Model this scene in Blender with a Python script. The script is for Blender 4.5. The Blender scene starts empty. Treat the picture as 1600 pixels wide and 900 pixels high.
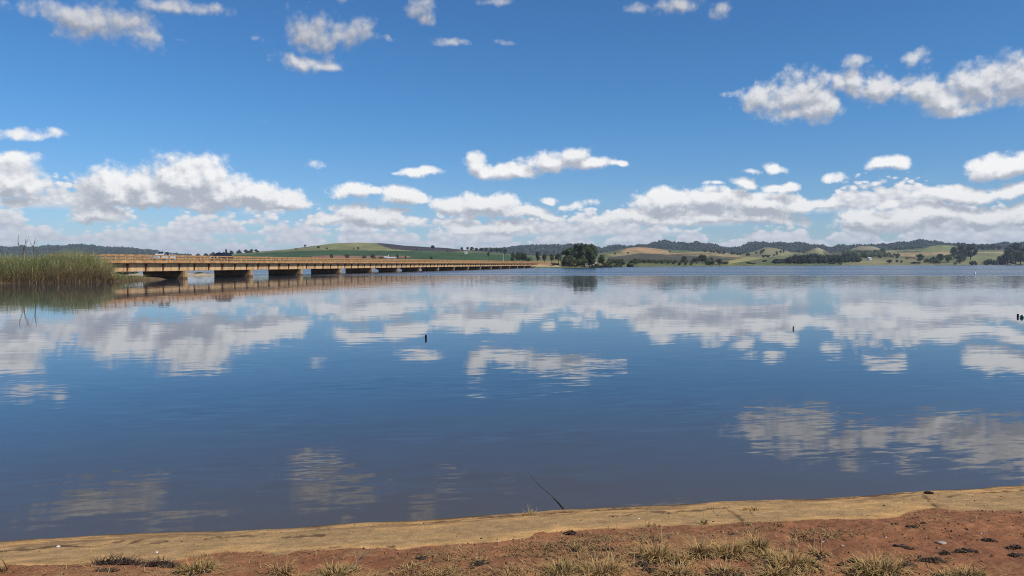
import bpy, math, random
import numpy as np
from mathutils import Vector, Matrix, noise as mnoise
R = math.radians
SC = bpy.context.scene
COL = SC.collection

# ------------------------------------------------------------------ camera
F = 1180.0                       # focal length in photo pixels (photo is 1600 x 900)
HCAM = 2.2                       # eye height above the water
PITCH = math.atan2(38.2, F)      # looking slightly down
cam_d = bpy.data.cameras.new('camera'); cam = bpy.data.objects.new('camera', cam_d); COL.objects.link(cam)
cam_d.sensor_width = 36; cam_d.lens = F/1600*36; cam_d.clip_start = 0.1; cam_d.clip_end = 30000
cam.location = (0, 0, HCAM); cam.rotation_euler = (R(90)-PITCH, 0, 0)
SC.camera = cam
CP, SP = math.cos(PITCH), math.sin(PITCH)
def ray(x, y):
    u, v = (x-800)/F, (450-y)/F
    return Vector((u, CP+v*SP, -SP+v*CP))
def on_z(x, y, z=0.0):
    d = ray(x, y); t = (z-HCAM)/d.z
    return Vector((d.x*t, d.y*t, z))
def at_depth(x, y, Y):
    d = ray(x, y); t = Y/d.y
    return Vector((d.x*t, Y, HCAM+d.z*t))
def azel(x, y):
    d = ray(x, y).normalized()
    return math.atan2(d.x, d.y), math.asin(d.z)

# ------------------------------------------------------------------ light
SUN_EL, SUN_AZ = R(47), R(122)         # azimuth clockwise from +Y (view direction)
to_sun = Vector((math.cos(SUN_EL)*math.sin(SUN_AZ), math.cos(SUN_EL)*math.cos(SUN_AZ), math.sin(SUN_EL)))
sd = bpy.data.lights.new('sun', 'SUN'); sd.energy = 4.0; sd.angle = R(0.53); sd.color = (1.0, 0.955, 0.88)
sun = bpy.data.objects.new('sun', sd); COL.objects.link(sun)
sun.rotation_euler = to_sun.to_track_quat('Z', 'Y').to_euler()
SC.view_settings.view_transform = 'Standard'; SC.view_settings.look = 'None'
SC.view_settings.gamma = 1.0; SC.view_settings.use_curve_mapping = False
SC.view_settings.exposure = 0.0
SC.render.film_transparent = False
SC.cycles.use_denoising = True; SC.cycles.denoiser = 'OPENIMAGEDENOISE'; SC.cycles.denoising_input_passes = 'RGB_ALBEDO_NORMAL'; SC.cycles.denoising_prefilter = 'NONE'; SC.cycles.pixel_filter_type = 'BLACKMAN_HARRIS'; SC.cycles.filter_width = 1.0; SC.cycles.sample_clamp_indirect = 4.0

# ------------------------------------------------------------------ node expression helper
class G:
    def __init__(s, tree): s.t = tree; s.n = tree.nodes; s.l = tree.links
    def put(s, sock, v):
        if isinstance(v, bpy.types.NodeSocket): s.l.new(v, sock)
        elif v is not None: sock.default_value = v
    def node(s, typ, **kw):
        n = s.n.new(typ)
        for k, v in kw.items(): setattr(n, k, v)
        return n
    def m(s, op, a, b=None, c=None, clamp=False):
        n = s.node('ShaderNodeMath', operation=op, use_clamp=clamp)
        for i, v in enumerate((a, b, c)):
            if v is not None: s.put(n.inputs[i], v)
        return n.outputs[0]
    def v(s, op, a, b=None, c=None, scale=None):
        n = s.node('ShaderNodeVectorMath', operation=op)
        for i, v in enumerate((a, b, c)):
            if v is not None: s.put(n.inputs[i], v)
        if scale is not None: s.put(n.inputs['Scale'], scale)
        return n.outputs['Value'] if op in ('LENGTH', 'DOT_PRODUCT', 'DISTANCE') else n.outputs[0]
    def sep(s, a):
        n = s.node('ShaderNodeSeparateXYZ'); s.put(n.inputs[0], a); return n.outputs
    def comb(s, x=0., y=0., z=0.):
        n = s.node('ShaderNodeCombineXYZ')
        for i, v in enumerate((x, y, z)): s.put(n.inputs[i], v)
        return n.outputs[0]
    def sstep(s, a, lo, hi, to0=0., to1=1.):
        n = s.node('ShaderNodeMapRange', interpolation_type='SMOOTHSTEP')
        for i, v in enumerate((a, lo, hi, to0, to1)): s.put(n.inputs[i], v)
        return n.outputs[0]
    def lin(s, a, lo, hi, to0=0., to1=1.):
        n = s.node('ShaderNodeMapRange', interpolation_type='LINEAR'); n.clamp = True
        for i, v in enumerate((a, lo, hi, to0, to1)): s.put(n.inputs[i], v)
        return n.outputs[0]
    def mix(s, f, a, b):
        n = s.node('ShaderNodeMix', data_type='RGBA'); s.put(n.inputs[0], f)
        for i, v in ((6, a), (7, b)):
            if isinstance(v, tuple) and len(v) == 3: v = v+(1,)
            s.put(n.inputs[i], v)
        return n.outputs[2]
    def noise(s, vec, scale, detail=4., rough=.55, dist=0., out=0, dim='3D'):
        n = s.node('ShaderNodeTexNoise', noise_dimensions=dim); s.put(n.inputs['Vector'], vec)
        n.inputs['Scale'].default_value = scale; n.inputs['Detail'].default_value = detail
        n.inputs['Roughness'].default_value = rough; n.inputs['Distortion'].default_value = dist
        return n.outputs[out]
    def voro(s, vec, scale, detail=0., rough=.5, feature='F1', smooth=.5, dim='2D'):
        n = s.node('ShaderNodeTexVoronoi', voronoi_dimensions=dim, feature=feature); s.put(n.inputs['Vector'], vec)
        n.inputs['Scale'].default_value = scale; n.inputs['Detail'].default_value = detail
        n.inputs['Roughness'].default_value = rough
        if feature == 'SMOOTH_F1': n.inputs['Smoothness'].default_value = smooth
        return n.outputs['Distance']

# ------------------------------------------------------------------ sky: Nishita + cumulus by direction
# each cloud: (base_y or None, softness class, [(cx, cy, rx, ry, thin)...]) given as photo pixels, turned into directions
CLOUDS = [
 (324, [(166,294,32,34,0),(215,290,50,32,0),(285,285,62,46,0),(318,280,42,36,0),(355,298,52,28,0),(405,305,50,26,0),(455,314,36,20,0),(250,308,80,22,0),(180,310,50,20,0)]),
 (305, [(16,278,42,34,0),(0,285,46,30,0),(44,289,24,14,0)]),
 (None, [(10,246,58,16,.45)]),
 (None, [(40,313,34,9,.4)]),
 (None, [(40,208,58,10,.55),(90,206,24,6,.6)]),
 (348, [(162,332,32,18,0)]),
 (313, [(548,300,38,13,.1),(580,303,28,7,.3)]),
 (324, [(632,310,34,16,0),(660,314,20,9,0)]),
 (280, [(655,273,29,10,.2),(632,276,18,5,.5)]),
 (None, [(492,262,34,9,.66)]),
 (282, [(738,258,22,22,0),(755,268,30,14,.1),(800,270,42,15,.05)]),
 (271, [(845,253,50,20,0),(888,244,38,21,0),(925,258,42,12,0),(965,259,26,7,.35)]),
 (None, [(855,309,28,8,.62)]), (None, [(910,317,34,7,.66)]),
 (356, [(560,335,58,20,0),(600,340,50,19,0),(640,352,40,11,0),(520,345,40,14,.1)]),
 (345, [(765,322,60,20,0),(715,326,48,14,.15),(820,330,48,14,0),(850,335,24,10,.1)]),
 (366, [(795,356,50,16,0),(740,360,40,12,0)]),
 (334, [(1045,320,62,18,.1),(1110,315,58,19,0),(1180,315,70,20,0),(1250,320,56,12,0),(1290,322,24,6,.2)]),
 (352, [(1080,342,90,16,0),(1170,340,80,18,0),(1000,345,70,16,.1)]),
 (302, [(1160,291,22,12,.15),(1205,292,26,9,.2),(1230,290,18,10,.25),(1122,291,20,5,.5)]),
 (268, [(1216,259,20,11,.25),(1175,266,20,6,.55)]),
 (None, [(1306,280,15,8,.5)]),
 (272, [(1372,261,24,12,.1),(1392,260,20,13,.1)]),
 (281, [(1548,260,38,18,0),(1590,262,44,16,0),(1640,258,50,18,0)]),
 (317, [(1500,303,66,15,0),(1560,305,40,10,.1),(1600,300,40,9,.2)]),
 (None, [(1400,317,23,8,.35)]),
 (362, [(1360,344,62,18,0),(1440,338,66,18,0),(1530,338,70,18,0),(1600,340,60,18,0),(1670,335,60,18,0)]),
 (None, [(1140,142,26,8,.45),(1190,148,36,22,.05),(1245,146,52,34,0),(1275,165,38,24,.05),(1240,172,50,14,.15),(1340,122,54,22,0),(1385,136,46,22,0),(1440,140,34,28,.05),(1475,152,56,22,0),(1535,122,56,34,0),(1590,120,62,36,0),(1660,125,70,34,0),(1505,168,34,10,.2)]),
 (None, [(1335,94,26,13,.45),(1352,86,16,14,.5),(1425,92,20,13,.42)]),
 (None, [(55,14,42,16,.5),(135,34,62,26,.08),(190,38,58,34,0),(222,58,32,18,.1),(110,20,40,16,.2)]),
 (None, [(262,4,64,12,.25),(318,12,34,12,.3)]),
 (None, [(283,60,17,5,.6)]),
 (None, [(490,52,52,34,.05),(545,56,44,22,.08),(480,98,52,15,.2),(515,104,26,8,.3)]),
 (None, [(400,66,18,7,.55)]), (None, [(608,68,32,10,.62)]),
 (None, [(655,12,32,22,.2),(672,36,22,14,.3)]),
 (None, [(706,73,32,10,.35)]), (None, [(788,62,28,6,.55)]),
 (None, [(770,2,28,9,.4)]), (None, [(545,0,24,9,.45)]),
 (None, [(990,13,28,11,.45)]), (None, [(1065,8,40,14,.25),(1128,17,24,15,.33)]),
 (None, [(170,92,30,8,.7)]), (None, [(418,192,26,6,.75)]),
]
def build_world():
    w = bpy.data.worlds.new('World'); SC.world = w; w.use_nodes = True
    t = w.node_tree; t.nodes.clear(); g = G(t)
    d = g.node('ShaderNodeTexCoord').outputs['Generated']
    d = g.v('NORMALIZE', d)
    x, y, z = g.sep(d)
    az = g.m('ARCTAN2', x, y); el = g.m('ARCSINE', z)
    C = g.comb(az, el, 0.)
    sky = g.node('ShaderNodeTexSky', sky_type='NISHITA'); sky.sun_disc = False
    sky.sun_elevation = SUN_EL; sky.sun_rotation = SUN_AZ
    sky.air_density = 1.0; sky.dust_density = 0.3; sky.ozone_density = 2.0; sky.altitude = 800
    hs = g.node('ShaderNodeHueSaturation'); g.put(hs.inputs['Color'], sky.outputs[0])
    hs.inputs['Saturation'].default_value = 1.10
    lowf = g.sstep(el, 0., .22)
    skyc = g.v('MULTIPLY', hs.outputs[0], g.mix(lowf, (.60, .78, 1.04), (.47, .85, 1.14)))       # the deep blue of clear dry air
    # noises at the point and a little towards the sun
    lowk = g.lin(el, .04, .13, 1.5, .30)
    def detail(Cv):
        f = g.noise(Cv, 24., 8., .66, dim='2D')
        b = g.voro(Cv, 62., 1., .5, 'SMOOTH_F1', .35)
        f = g.m('MULTIPLY', g.m('SUBTRACT', f, .5), 2.1)
        h2 = g.noise(g.v('MULTIPLY', Cv, (1, 1.5, 1)), 85., 4., .6, dim='2D')
        f = g.m('MULTIPLY_ADD', g.m('SUBTRACT', h2, .5), lowk, f)
        return g.m('MULTIPLY_ADD', g.m('SUBTRACT', .42, b), .48, f)
    off = (0.0035, 0.0130)
    wv = g.v('MULTIPLY', g.v('SUBTRACT', g.noise(C, 11., 2., .5, 0, 1, '2D'), (.5, .5, .5)), (.045, .03, 0))
    P1 = g.v('ADD', g.comb(az, el, 0.), wv)
    P2 = g.v('ADD', P1, (off[0], off[1], 0))
    n1 = detail(C)
    C2 = g.v('ADD', C, (off[0], off[1]*.55, 0))
    n2 = detail(C2)
    # rows of distant cumulus, each with a flat base, tops set by noise
    rows = [(.060, .040, 5.5, 3.1, .50), (.046, .034, 6.5, 11.7, .44), (.034, .030, 9., 23.3, .37), (.022, .024, 13., 37.9, .30), (.011, .019, 19., 51.1, .24), (.001, .015, 26., 67.7, .15)]
    nr1 = g.noise(g.v('MULTIPLY', C, (1, 2.2, 1)), 48., 4., .6, dim='2D')
    vr1 = g.voro(g.v('MULTIPLY', C, (1, 1.6, 1)), 95., 0., .5, 'SMOOTH_F1', .4)
    nr = g.m('MULTIPLY_ADD', g.m('SUBTRACT', .42, vr1), .8, g.m('MULTIPLY', g.m('SUBTRACT', nr1, .5), 1.5))
    rc, ra = None, None
    for (b, H, fr, seed, thr) in rows[::-1]:
        top = g.noise(g.v('ADD', g.v('MULTIPLY', C, (1, 0, 0)), (seed, seed*.37, 0)), fr, 2., .5, dim='2D')
        top = g.sstep(top, thr, thr+.25)
        tt = g.m('DIVIDE', g.m('SUBTRACT', el, b), H)            # 0 at the base, 1 at the tallest top
        tt = g.m('ADD', tt, 0.)
        Dk = g.m('MULTIPLY_ADD', nr, .60, g.m('SUBTRACT', top, tt))
        base = g.m('MULTIPLY_ADD', nr, .10, g.m('MULTIPLY', tt, 2.0))
        a = g.m('MULTIPLY', g.sstep(Dk, -.02, .28), g.sstep(base, -.05, .45))
        a = g.m('MULTIPLY', a, g.sstep(top, .02, .25))
        li = g.m('DIVIDE', tt, g.m('ADD', g.m('MULTIPLY', top, .85), .15))
        li = g.m('MULTIPLY_ADD', nr, .95, g.m('MULTIPLY_ADD', li, .80, .20), clamp=True)
        farf = 1-b/.07
        sh = (.47+.03*farf, .51+.03*farf, .60+.03*farf); hi = (.92-.22*farf, .92-.20*farf, .92-.14*farf)
        c = g.mix(li, sh, hi)
        if rc is None: rc, ra = c, a
        else:
            rc = g.mix(a, rc, c); ra = g.m('MAXIMUM', ra, a)
    soft = g.lin(el, .08, .30, .42, 1.0)
    namp = g.lin(el, .10, .22, .56, .88)
    dfk = g.lin(el, .14, .28, 1.0, .5)
    bright = g.m('MULTIPLY', g.lin(el, .10, .30, 1.0, .60), g.lin(el, .02, .12, .84, 1.0))
    def field_group(clouds):
        gt = bpy.data.node_groups.new('cloud_field', 'ShaderNodeTree')
        gt.interface.new_socket('P', in_out='INPUT', socket_type='NodeSocketVector'); gt.interface.new_socket('F', in_out='OUTPUT', socket_type='NodeSocketFloat')
        q_ = G(gt); P = gt.nodes.new('NodeGroupInput').outputs[0]; go_ = gt.nodes.new('NodeGroupOutput')
        elP = q_.sep(P)[1]; tot = None
        for base, blobs in clouds:
            cur = None
            for cx, cy, rx, ry, thin in blobs:
                a0, e0 = azel(cx, cy); sx, sy = F/rx, F/ry
                L = q_.v('LENGTH', q_.v('MULTIPLY_ADD', P, (sx, sy, 0), (-a0*sx, -e0*sy, thin*1.18)))
                cur = L if cur is None else q_.m('SMOOTH_MIN', cur, L, .35)
            if base is not None:
                e0 = azel(blobs[0][0], base)[1]; k = 95.
                cur = q_.m('SMOOTH_MAX', cur, q_.m('MULTIPLY_ADD', elP, -k, e0*k+1.0), .25)
            tot = cur if tot is None else q_.m('MINIMUM', tot, cur)
        q_.put(go_.inputs[0], q_.m('SUBTRACT', 1.12, tot))
        return gt
    def field(P, gt):
        n = g.node('ShaderNodeGroup'); n.node_tree = gt; g.put(n.inputs[0], P); return n.outputs[0]
    lowhaze = g.m('POWER', 2.718, g.m('MULTIPLY', el, -30.))
    edges = [-3.2, -.66, -.42, -.24, -.06, .13, .33, .47, .66, 3.2]
    def generic(P):      # scattered fair-weather cumulus all round the rest of the sky
        n = g.noise(g.v('MULTIPLY', P, (2.6, 6.5, 1)), 1., 2., .5, dim='2D')
        n = g.m('SUBTRACT', g.m('MULTIPLY', g.m('SUBTRACT', n, .60), 9.), g.sstep(el, .5, 1.0, 0., 3.))
        return n
    def shader(gt):
        if gt is None: F1 = generic(P1); F2 = generic(P2)
        else: F1 = field(P1, gt); F2 = field(P2, gt)
        D1 = g.m('MULTIPLY_ADD', n1, namp, F1); D2 = g.m('MULTIPLY_ADD', n2, namp, F2)
        al = g.sstep(D1, -.06, soft)
        df = g.m('MULTIPLY', g.m('SUBTRACT', D1, D2), dfk)
        li = g.sstep(df, -.55, .60)
        thick = g.sstep(D1, .1, .9)
        li = g.m('MULTIPLY_ADD', g.m('MULTIPLY', thick, g.sstep(df, -.1, .5, 1., 0.)), -.22, li, clamp=True)
        cc = g.mix(li, (.47, .505, .58), (1.0, 1.0, 1.0))
        cc = g.v('MULTIPLY', g.v('MULTIPLY', cc, g.mix(g.lin(el, .12, .30), (1, 1, 1), (.95, .98, 1.06))), g.comb(bright, bright, bright))
        c = g.mix(ra, g.v('SCALE', skyc, scale=0.1), rc)
        c = g.mix(al, c, cc)
        c = g.mix(g.m('MULTIPLY', lowhaze, .48), c, (.45, .55, .68))
        bg = g.node('ShaderNodeBackground'); g.put(bg.inputs[0], g.v('SCALE', c, scale=10.)); bg.inputs[1].default_value = 0.1
        return bg.outputs[0]
    cur = None
    for a, b in zip(edges[:-1], edges[1:]):
        sel = []
        for base, blobs in CLOUDS:
            lo = min(azel(c[0]-c[2]*1.9-22, c[1])[0] for c in blobs)-.02; hi = max(azel(c[0]+c[2]*1.9+22, c[1])[0] for c in blobs)+.02
            if hi > a and lo < b: sel.append((base, blobs))
        sh = shader(field_group(sel) if -.66 <= a < .66 else None)
        if cur is None: cur = sh
        else:
            mx = g.node('ShaderNodeMixShader'); g.put(mx.inputs[0], g.m('GREATER_THAN', az, a))
            g.put(mx.inputs[1], cur); g.put(mx.inputs[2], sh); cur = mx.outputs[0]
    out = g.node('ShaderNodeOutputWorld'); g.put(out.inputs['Surface'], cur)
    w.cycles.sampling_method = 'MANUAL'; w.cycles.sample_map_resolution = 512
build_world()

# ------------------------------------------------------------------ numpy noise
def _hash(ix, iy, seed):
    n = (ix.astype(np.int64)*374761393 + iy.astype(np.int64)*668265263 + seed*1442695041) & 0x7fffffff
    n = ((n ^ (n >> 13))*1274126177) & 0x7fffffff
    return ((n ^ (n >> 16)) & 0xffff)/65535.0
def vnoise(x, y, seed=0):
    ix, iy = np.floor(x), np.floor(y); fx, fy = x-ix, y-iy
    fx = fx*fx*(3-2*fx); fy = fy*fy*(3-2*fy)
    a = _hash(ix, iy, seed); b = _hash(ix+1, iy, seed); c = _hash(ix, iy+1, seed); d = _hash(ix+1, iy+1, seed)
    return (a*(1-fx)+b*fx)*(1-fy)+(c*(1-fx)+d*fx)*fy
def fbm(x, y, seed=0, oct=4, gain=.5):
    s = 0; a = 1; t = 0
    for k in range(oct):
        s = s+a*vnoise(x*2**k+k*17.3, y*2**k-k*9.1, seed+k); t += a; a *= gain
    return s/t-.5
def sst(a, lo, hi):
    t = np.clip((a-lo)/(hi-lo), 0, 1); return t*t*(3-2*t)

# ------------------------------------------------------------------ object helpers
def tag(o, label=None, cat=None, group=None, kind=None):
    if label: o['label'] = label
    if cat: o['category'] = cat
    if group: o['group'] = group
    if kind: o['kind'] = kind
    return o
def empty(name, loc=(0, 0, 0), rz=0, scale=(1, 1, 1)):
    o = bpy.data.objects.new(name, None); COL.objects.link(o)
    o.location = loc; o.rotation_euler = (0, 0, rz); o.scale = scale; o.empty_display_size = .2
    return o
def link(name, me, parent=None, loc=None):
    o = bpy.data.objects.new(name, me); COL.objects.link(o)
    if parent: o.parent = parent
    if loc is not None: o.location = loc
    return o
def copy_tree(o, parent=None):
    c = o.copy(); COL.objects.link(c); c.parent = parent
    for ch in list(o.children): copy_tree(ch, c)
    return c
class MB:
    def __init__(s): s.v = []; s.f = []; s.c = []; s.col = (1, 1, 1); s.mi = []; s.m = 0
    def add(s, vs, fs):
        o = len(s.v); s.v += [tuple(v) for v in vs]; s.c += [s.col]*len(vs)
        s.f += [tuple(i+o for i in f) for f in fs]; s.mi += [s.m]*len(fs)
    def box(s, x0, x1, y0, y1, z0, z1, tx=0, ty=0, bev=0):
        s.hull([(x0, y0, z0), (x1, y0, z0), (x1, y1, z0), (x0, y1, z0)], [(x0+tx, y0+ty, z1), (x1-tx, y0+ty, z1), (x1-tx, y1-ty, z1), (x0+tx, y1-ty, z1)])
    def hull(s, bot, top):
        n = len(bot)
        s.add(list(bot)+list(top), [tuple(range(n))[::-1], tuple(range(n, 2*n))]+[(i, (i+1) % n, n+(i+1) % n, n+i) for i in range(n)])
    def extr(s, prof, y0, y1):        # profile of (x, z) extruded along y
        n = len(prof)
        s.add([(p[0], y0, p[1]) for p in prof]+[(p[0], y1, p[1]) for p in prof], [tuple(range(n)), tuple(range(n, 2*n))[::-1]]+[(i, n+i, n+(i+1) % n, (i+1) % n) for i in range(n)])
    def tube(s, pts, rad, n=6, cap=True):
        vs, fs = [], []
        for k, p in enumerate(pts):
            p = Vector(p); r = rad[k] if isinstance(rad, (list, tuple)) else rad
            a = Vector(pts[max(k-1, 0)]); b = Vector(pts[min(k+1, len(pts)-1)])
            d = (b-a).normalized(); e = d.orthogonal().normalized(); f = d.cross(e)
            vs += [p+(e*math.cos(2*math.pi*i/n)+f*math.sin(2*math.pi*i/n))*r for i in range(n)]
        for k in range(len(pts)-1):
            fs += [(k*n+i, k*n+(i+1) % n, (k+1)*n+(i+1) % n, (k+1)*n+i) for i in range(n)]
        if cap: fs += [tuple(range(n))[::-1], tuple(range((len(pts)-1)*n, len(pts)*n))]
        s.add(vs, fs)
    def ico(s, c, r, jit=0, rng=random, sub=1):
        V, Fc = ICO[sub]
        s.add([(c[0]+v[0]*r[0]*(1+rng.uniform(-jit, jit)), c[1]+v[1]*r[1]*(1+rng.uniform(-jit, jit)), c[2]+v[2]*r[2]*(1+rng.uniform(-jit, jit))) for v in V], Fc)
    def mesh(s, name, mats, smooth=False):
        me = bpy.data.meshes.new(name); me.from_pydata(s.v, [], s.f)
        for m in (mats if isinstance(mats, (list, tuple)) else [mats]): me.materials.append(m)
        if any(s.mi): me.polygons.foreach_set('material_index', s.mi)
        a = me.color_attributes.new('tint', 'FLOAT_COLOR', 'POINT')
        arr = np.ones((len(s.v), 4), np.float32); arr[:, :3] = np.array(s.c, np.float32).reshape(-1, 3); a.data.foreach_set('color', arr.ravel())
        if smooth: me.polygons.foreach_set('use_smooth', [True]*len(s.f))
        me.update(); return me
    def obj(s, name, mats, parent=None, loc=None, smooth=False):
        return link(name, s.mesh(name, mats, smooth), parent, loc)
def _ico(sub):
    import bmesh
    bm = bmesh.new(); bmesh.ops.create_icosphere(bm, subdivisions=sub, radius=1)
    V = [tuple(v.co) for v in bm.verts]; Fc = [tuple(v.index for v in f.verts) for f in bm.faces]; bm.free(); return V, Fc
ICO = {1: _ico(1), 2: _ico(2), 3: _ico(3)}

# ------------------------------------------------------------------ materials
def mat(name, color, rough=.8, vary=.25, scale=6., color2=None, bump=0., bscale=None, tint=False, spec=.3, objrand=0., metal=0., coord='Object', aniso=(1, 1, 1), transl=0., tide=None, streak=0.):
    m = bpy.data.materials.new(name); m.use_nodes = True; t = m.node_tree; g = G(t)
    b = t.nodes['Principled BSDF']
    tc = g.node('ShaderNodeTexCoord').outputs[coord]
    tc = g.v('MULTIPLY', tc, aniso)
    n = g.noise(tc, scale, 5., .6)
    c2 = color2 or tuple(c*(1-vary) for c in color)
    c1 = tuple(min(1, c*(1+vary*.6)) for c in color)
    c = g.mix(g.sstep(n, .35, .65), c2, c1)
    if tint:
        a = g.node('ShaderNodeAttribute'); a.attribute_name = 'tint'
        c = g.v('MULTIPLY', c, a.outputs['Color'])
    if streak:      # rain streaks and drip stains running down the face
        sn = g.noise(g.v('MULTIPLY', g.node('ShaderNodeTexCoord').outputs['Object'], (2.2, 2.2, .12)), 1.6, 5., .65)
        c = g.mix(g.m('MULTIPLY', g.sstep(sn, .50, .72), streak), c, tuple(q*.38 for q in color))
    if tide:        # dark damp stain up to the flood mark
        zc = g.m('ADD', g.sep(g.node('ShaderNodeTexCoord').outputs['Object'])[2], g.m('MULTIPLY', g.m('SUBTRACT', n, .5), .3))
        c = g.mix(g.sstep(zc, tide-.08, tide+.08, 1., 0.), c, tuple(q*.35 for q in color))
    if objrand:
        oi = g.node('ShaderNodeObjectInfo').outputs['Random']
        k = g.lin(oi, 0., 1., 1-objrand, 1+objrand)
        c = g.v('SCALE', c, scale=k)
    g.put(b.inputs['Base Color'], c); b.inputs['Roughness'].default_value = rough; b.inputs['Specular IOR Level'].default_value = spec
    b.inputs['Metallic'].default_value = metal
    if bump:
        bn = g.node('ShaderNodeBump'); bn.inputs['Strength'].default_value = 1.; bn.inputs['Distance'].default_value = bump
        g.put(bn.inputs['Height'], g.noise(tc, bscale or scale*3, 6., .6)); g.put(b.inputs['Normal'], bn.outputs[0])
    if transl:
        tr = g.node('ShaderNodeBsdfTranslucent'); g.put(tr.inputs[0], c)
        mx = g.node('ShaderNodeMixShader'); mx.inputs[0].default_value = transl
        g.put(mx.inputs[1], b.outputs[0]); g.put(mx.inputs[2], tr.outputs[0]); g.put(t.nodes['Material Output'].inputs['Surface'], mx.outputs[0])
    return m

def water_material():
    m = bpy.data.materials.new('lake_water'); m.use_nodes = True; t = m.node_tree; g = G(t); b = t.nodes['Principled BSDF']
    P = g.node('ShaderNodeTexCoord').outputs['Object']
    x, y, z = g.sep(P)
    dist = g.v('LENGTH', P)
    rot = g.node('ShaderNodeVectorRotate'); rot.rotation_type = 'Z_AXIS'; g.put(rot.inputs['Vector'], P); rot.inputs['Angle'].default_value = R(-11)
    Pr = rot.outputs[0]
    def slopes(sc, ax, ay, det=2., ph=0.):
        v = g.v('MULTIPLY_ADD', Pr, (sc[0], sc[1], 1), (ph, ph*1.7, ph*.3))
        n = g.noise(v, 1., det, .5, 0., 1)
        return g.v('MULTIPLY', g.v('SUBTRACT', n, (.5, .5, .5)), (ax, ay, 0))
    fine = slopes((2.0, 8.), .030, .13, 3.)           # centimetre ripples close to the bank
    mid = slopes((.6, 3.0), .005, .013, 2., 5.1)
    longw = slopes((.06, .50), .0025, .006, 3., 9.7)
    patch = g.sstep(g.noise(g.v('MULTIPLY', P, (.25, .5, 1)), 1., 3., .5), .40, .66, .25, 1.1)
    fade = g.m('POWER', g.lin(dist, 5., 26., 1.0, .10), 1.6)
    s = g.v('SCALE', fine, scale=g.m('MULTIPLY', patch, fade))
    s = g.v('ADD', s, g.v('SCALE', mid, scale=g.lin(dist, 45., 120., 1.0, 2.6))); s = g.v('ADD', s, longw)
    # ruffled water beyond the calm sheet
    wob = g.noise(g.v('MULTIPLY', P, (.012, .004, 1)), 1., 3., .6)
    edge = g.m('MULTIPLY_ADD', g.m('SUBTRACT', wob, .5), 26., y)
    wind = g.sstep(edge, 134., 143.)
    streak = g.sstep(g.noise(g.v('MULTIPLY', P, (.004, .05, 1)), 1., 3., .6), .3, .7, .75, 1.25)
    ruff = slopes((.35, 1.1), .03, .06, 2., 3.3)
    s = g.v('ADD', s, g.v('SCALE', ruff, scale=g.m('MULTIPLY', wind, streak)))
    nrm = g.v('NORMALIZE', g.v('ADD', s, (0, 0, 1)))
    shore = g.m('SUBTRACT', y, g.m('MULTIPLY_ADD', x, .167, 6.53))
    shallow = g.lin(shore, 0., 7., 1., 0.)
    col = g.mix(shallow, (.026, .040, .060), (.088, .070, .050))
    g.put(b.inputs['Base Color'], col); g.put(b.inputs['Roughness'], g.m('MULTIPLY_ADD', g.m('MULTIPLY', wind, streak), .15, g.lin(dist, 35., 130., .025, .075))); b.inputs['IOR'].default_value = 1.333
    b.inputs['Specular IOR Level'].default_value = .5
    g.put(b.inputs['Normal'], nrm)
    return m

M = {}
M['water'] = water_material()
M['concrete'] = mat('stained_concrete', (.68, .43, .215), .9, .14, .8, color2=(.50, .29, .13), aniso=(1, 1, .25), bump=.01, bscale=6, streak=.75)
M['rail'] = mat('rail_concrete', (.50, .285, .125), .9, .25, 1.2, color2=(.33, .17, .075), streak=.55)
M['rust'] = mat('rust_stain', (.13, .060, .028), .95, .3, 2.)
M['pier'] = mat('pier_concrete', (.42, .25, .12), .92, .3, .9, color2=(.17, .10, .055), aniso=(1, 1, .5), tide=.30, streak=.6)
M['road'] = mat('asphalt', (.06, .058, .055), .9, .2, 2.)
M['bark'] = mat('bark', (.10, .075, .055), .95, .35, 9., aniso=(1, 1, .2))
M['palebark'] = mat('pale_bark', (.30, .25, .20), .95, .3, 5., aniso=(1, 1, .2))
M['deadwood'] = mat('dead_wood', (.13, .11, .09), .95, .3, 4.)
def leafmat(name, c): return mat(name, c, .75, .45, .9, tint=True, objrand=.22, spec=.15, transl=.18)
M['leaf_dark'] = leafmat('leaf_dark', (.085, .108, .048))
M['leaf_mid'] = leafmat('leaf_mid', (.10, .122, .052))
M['leaf_olive'] = leafmat('leaf_olive', (.15, .15, .07))
M['leaf_deep'] = leafmat('leaf_deep', (.050, .068, .046))
M['forest'] = mat('forest', (.040, .056, .042), .9, .3, .02, tint=True, spec=.1)
M['reed'] = mat('reed', (1, 1, 1), .7, .2, 2., tint=True, spec=.2, transl=.25)
M['straw'] = mat('straw', (1, 1, 1), .8, .12, 25., tint=True, spec=.15, transl=.08)
M['char'] = mat('char', (.060, .042, .032), .95, .5, 60., bump=.006, bscale=120, spec=.12, tint=True)
M['stone'] = mat('stone', (.62, .60, .56), .8, .2, 30., bump=.004, bscale=50)
M['greystone'] = mat('greystone', (.40, .32, .25), .8, .2, 20., bump=.004, bscale=40)
M['blackpost'] = mat('blackpost', (.012, .014, .020), .6, .3, 30.)
M['brownpost'] = mat('brownpost', (.09, .07, .05), .85, .3, 30.)
M['white'] = mat('white_paint', (.80, .80, .78), .5, .06, 3.)
M['carwhite'] = mat('car_white', (.55, .56, .57), .25, .03, 3., spec=.5)
M['carblack'] = mat('car_dark', (.018, .017, .020), .25, .1, 3., spec=.5)
M['glass'] = mat('dark_glass', (.012, .014, .018), .08, .1, 3., spec=.6)
M['tyre'] = mat('tyre', (.02, .02, .02), .9, .2, 10.)
M['metal'] = mat('metal', (.5, .5, .5), .35, .1, 8., metal=.8)
M['greenplastic'] = mat('green_plastic', (.03, .16, .10), .4, .2, 10.)
M['wallwhite'] = mat('wall_white', (.74, .72, .68), .85, .1, .6)
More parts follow.
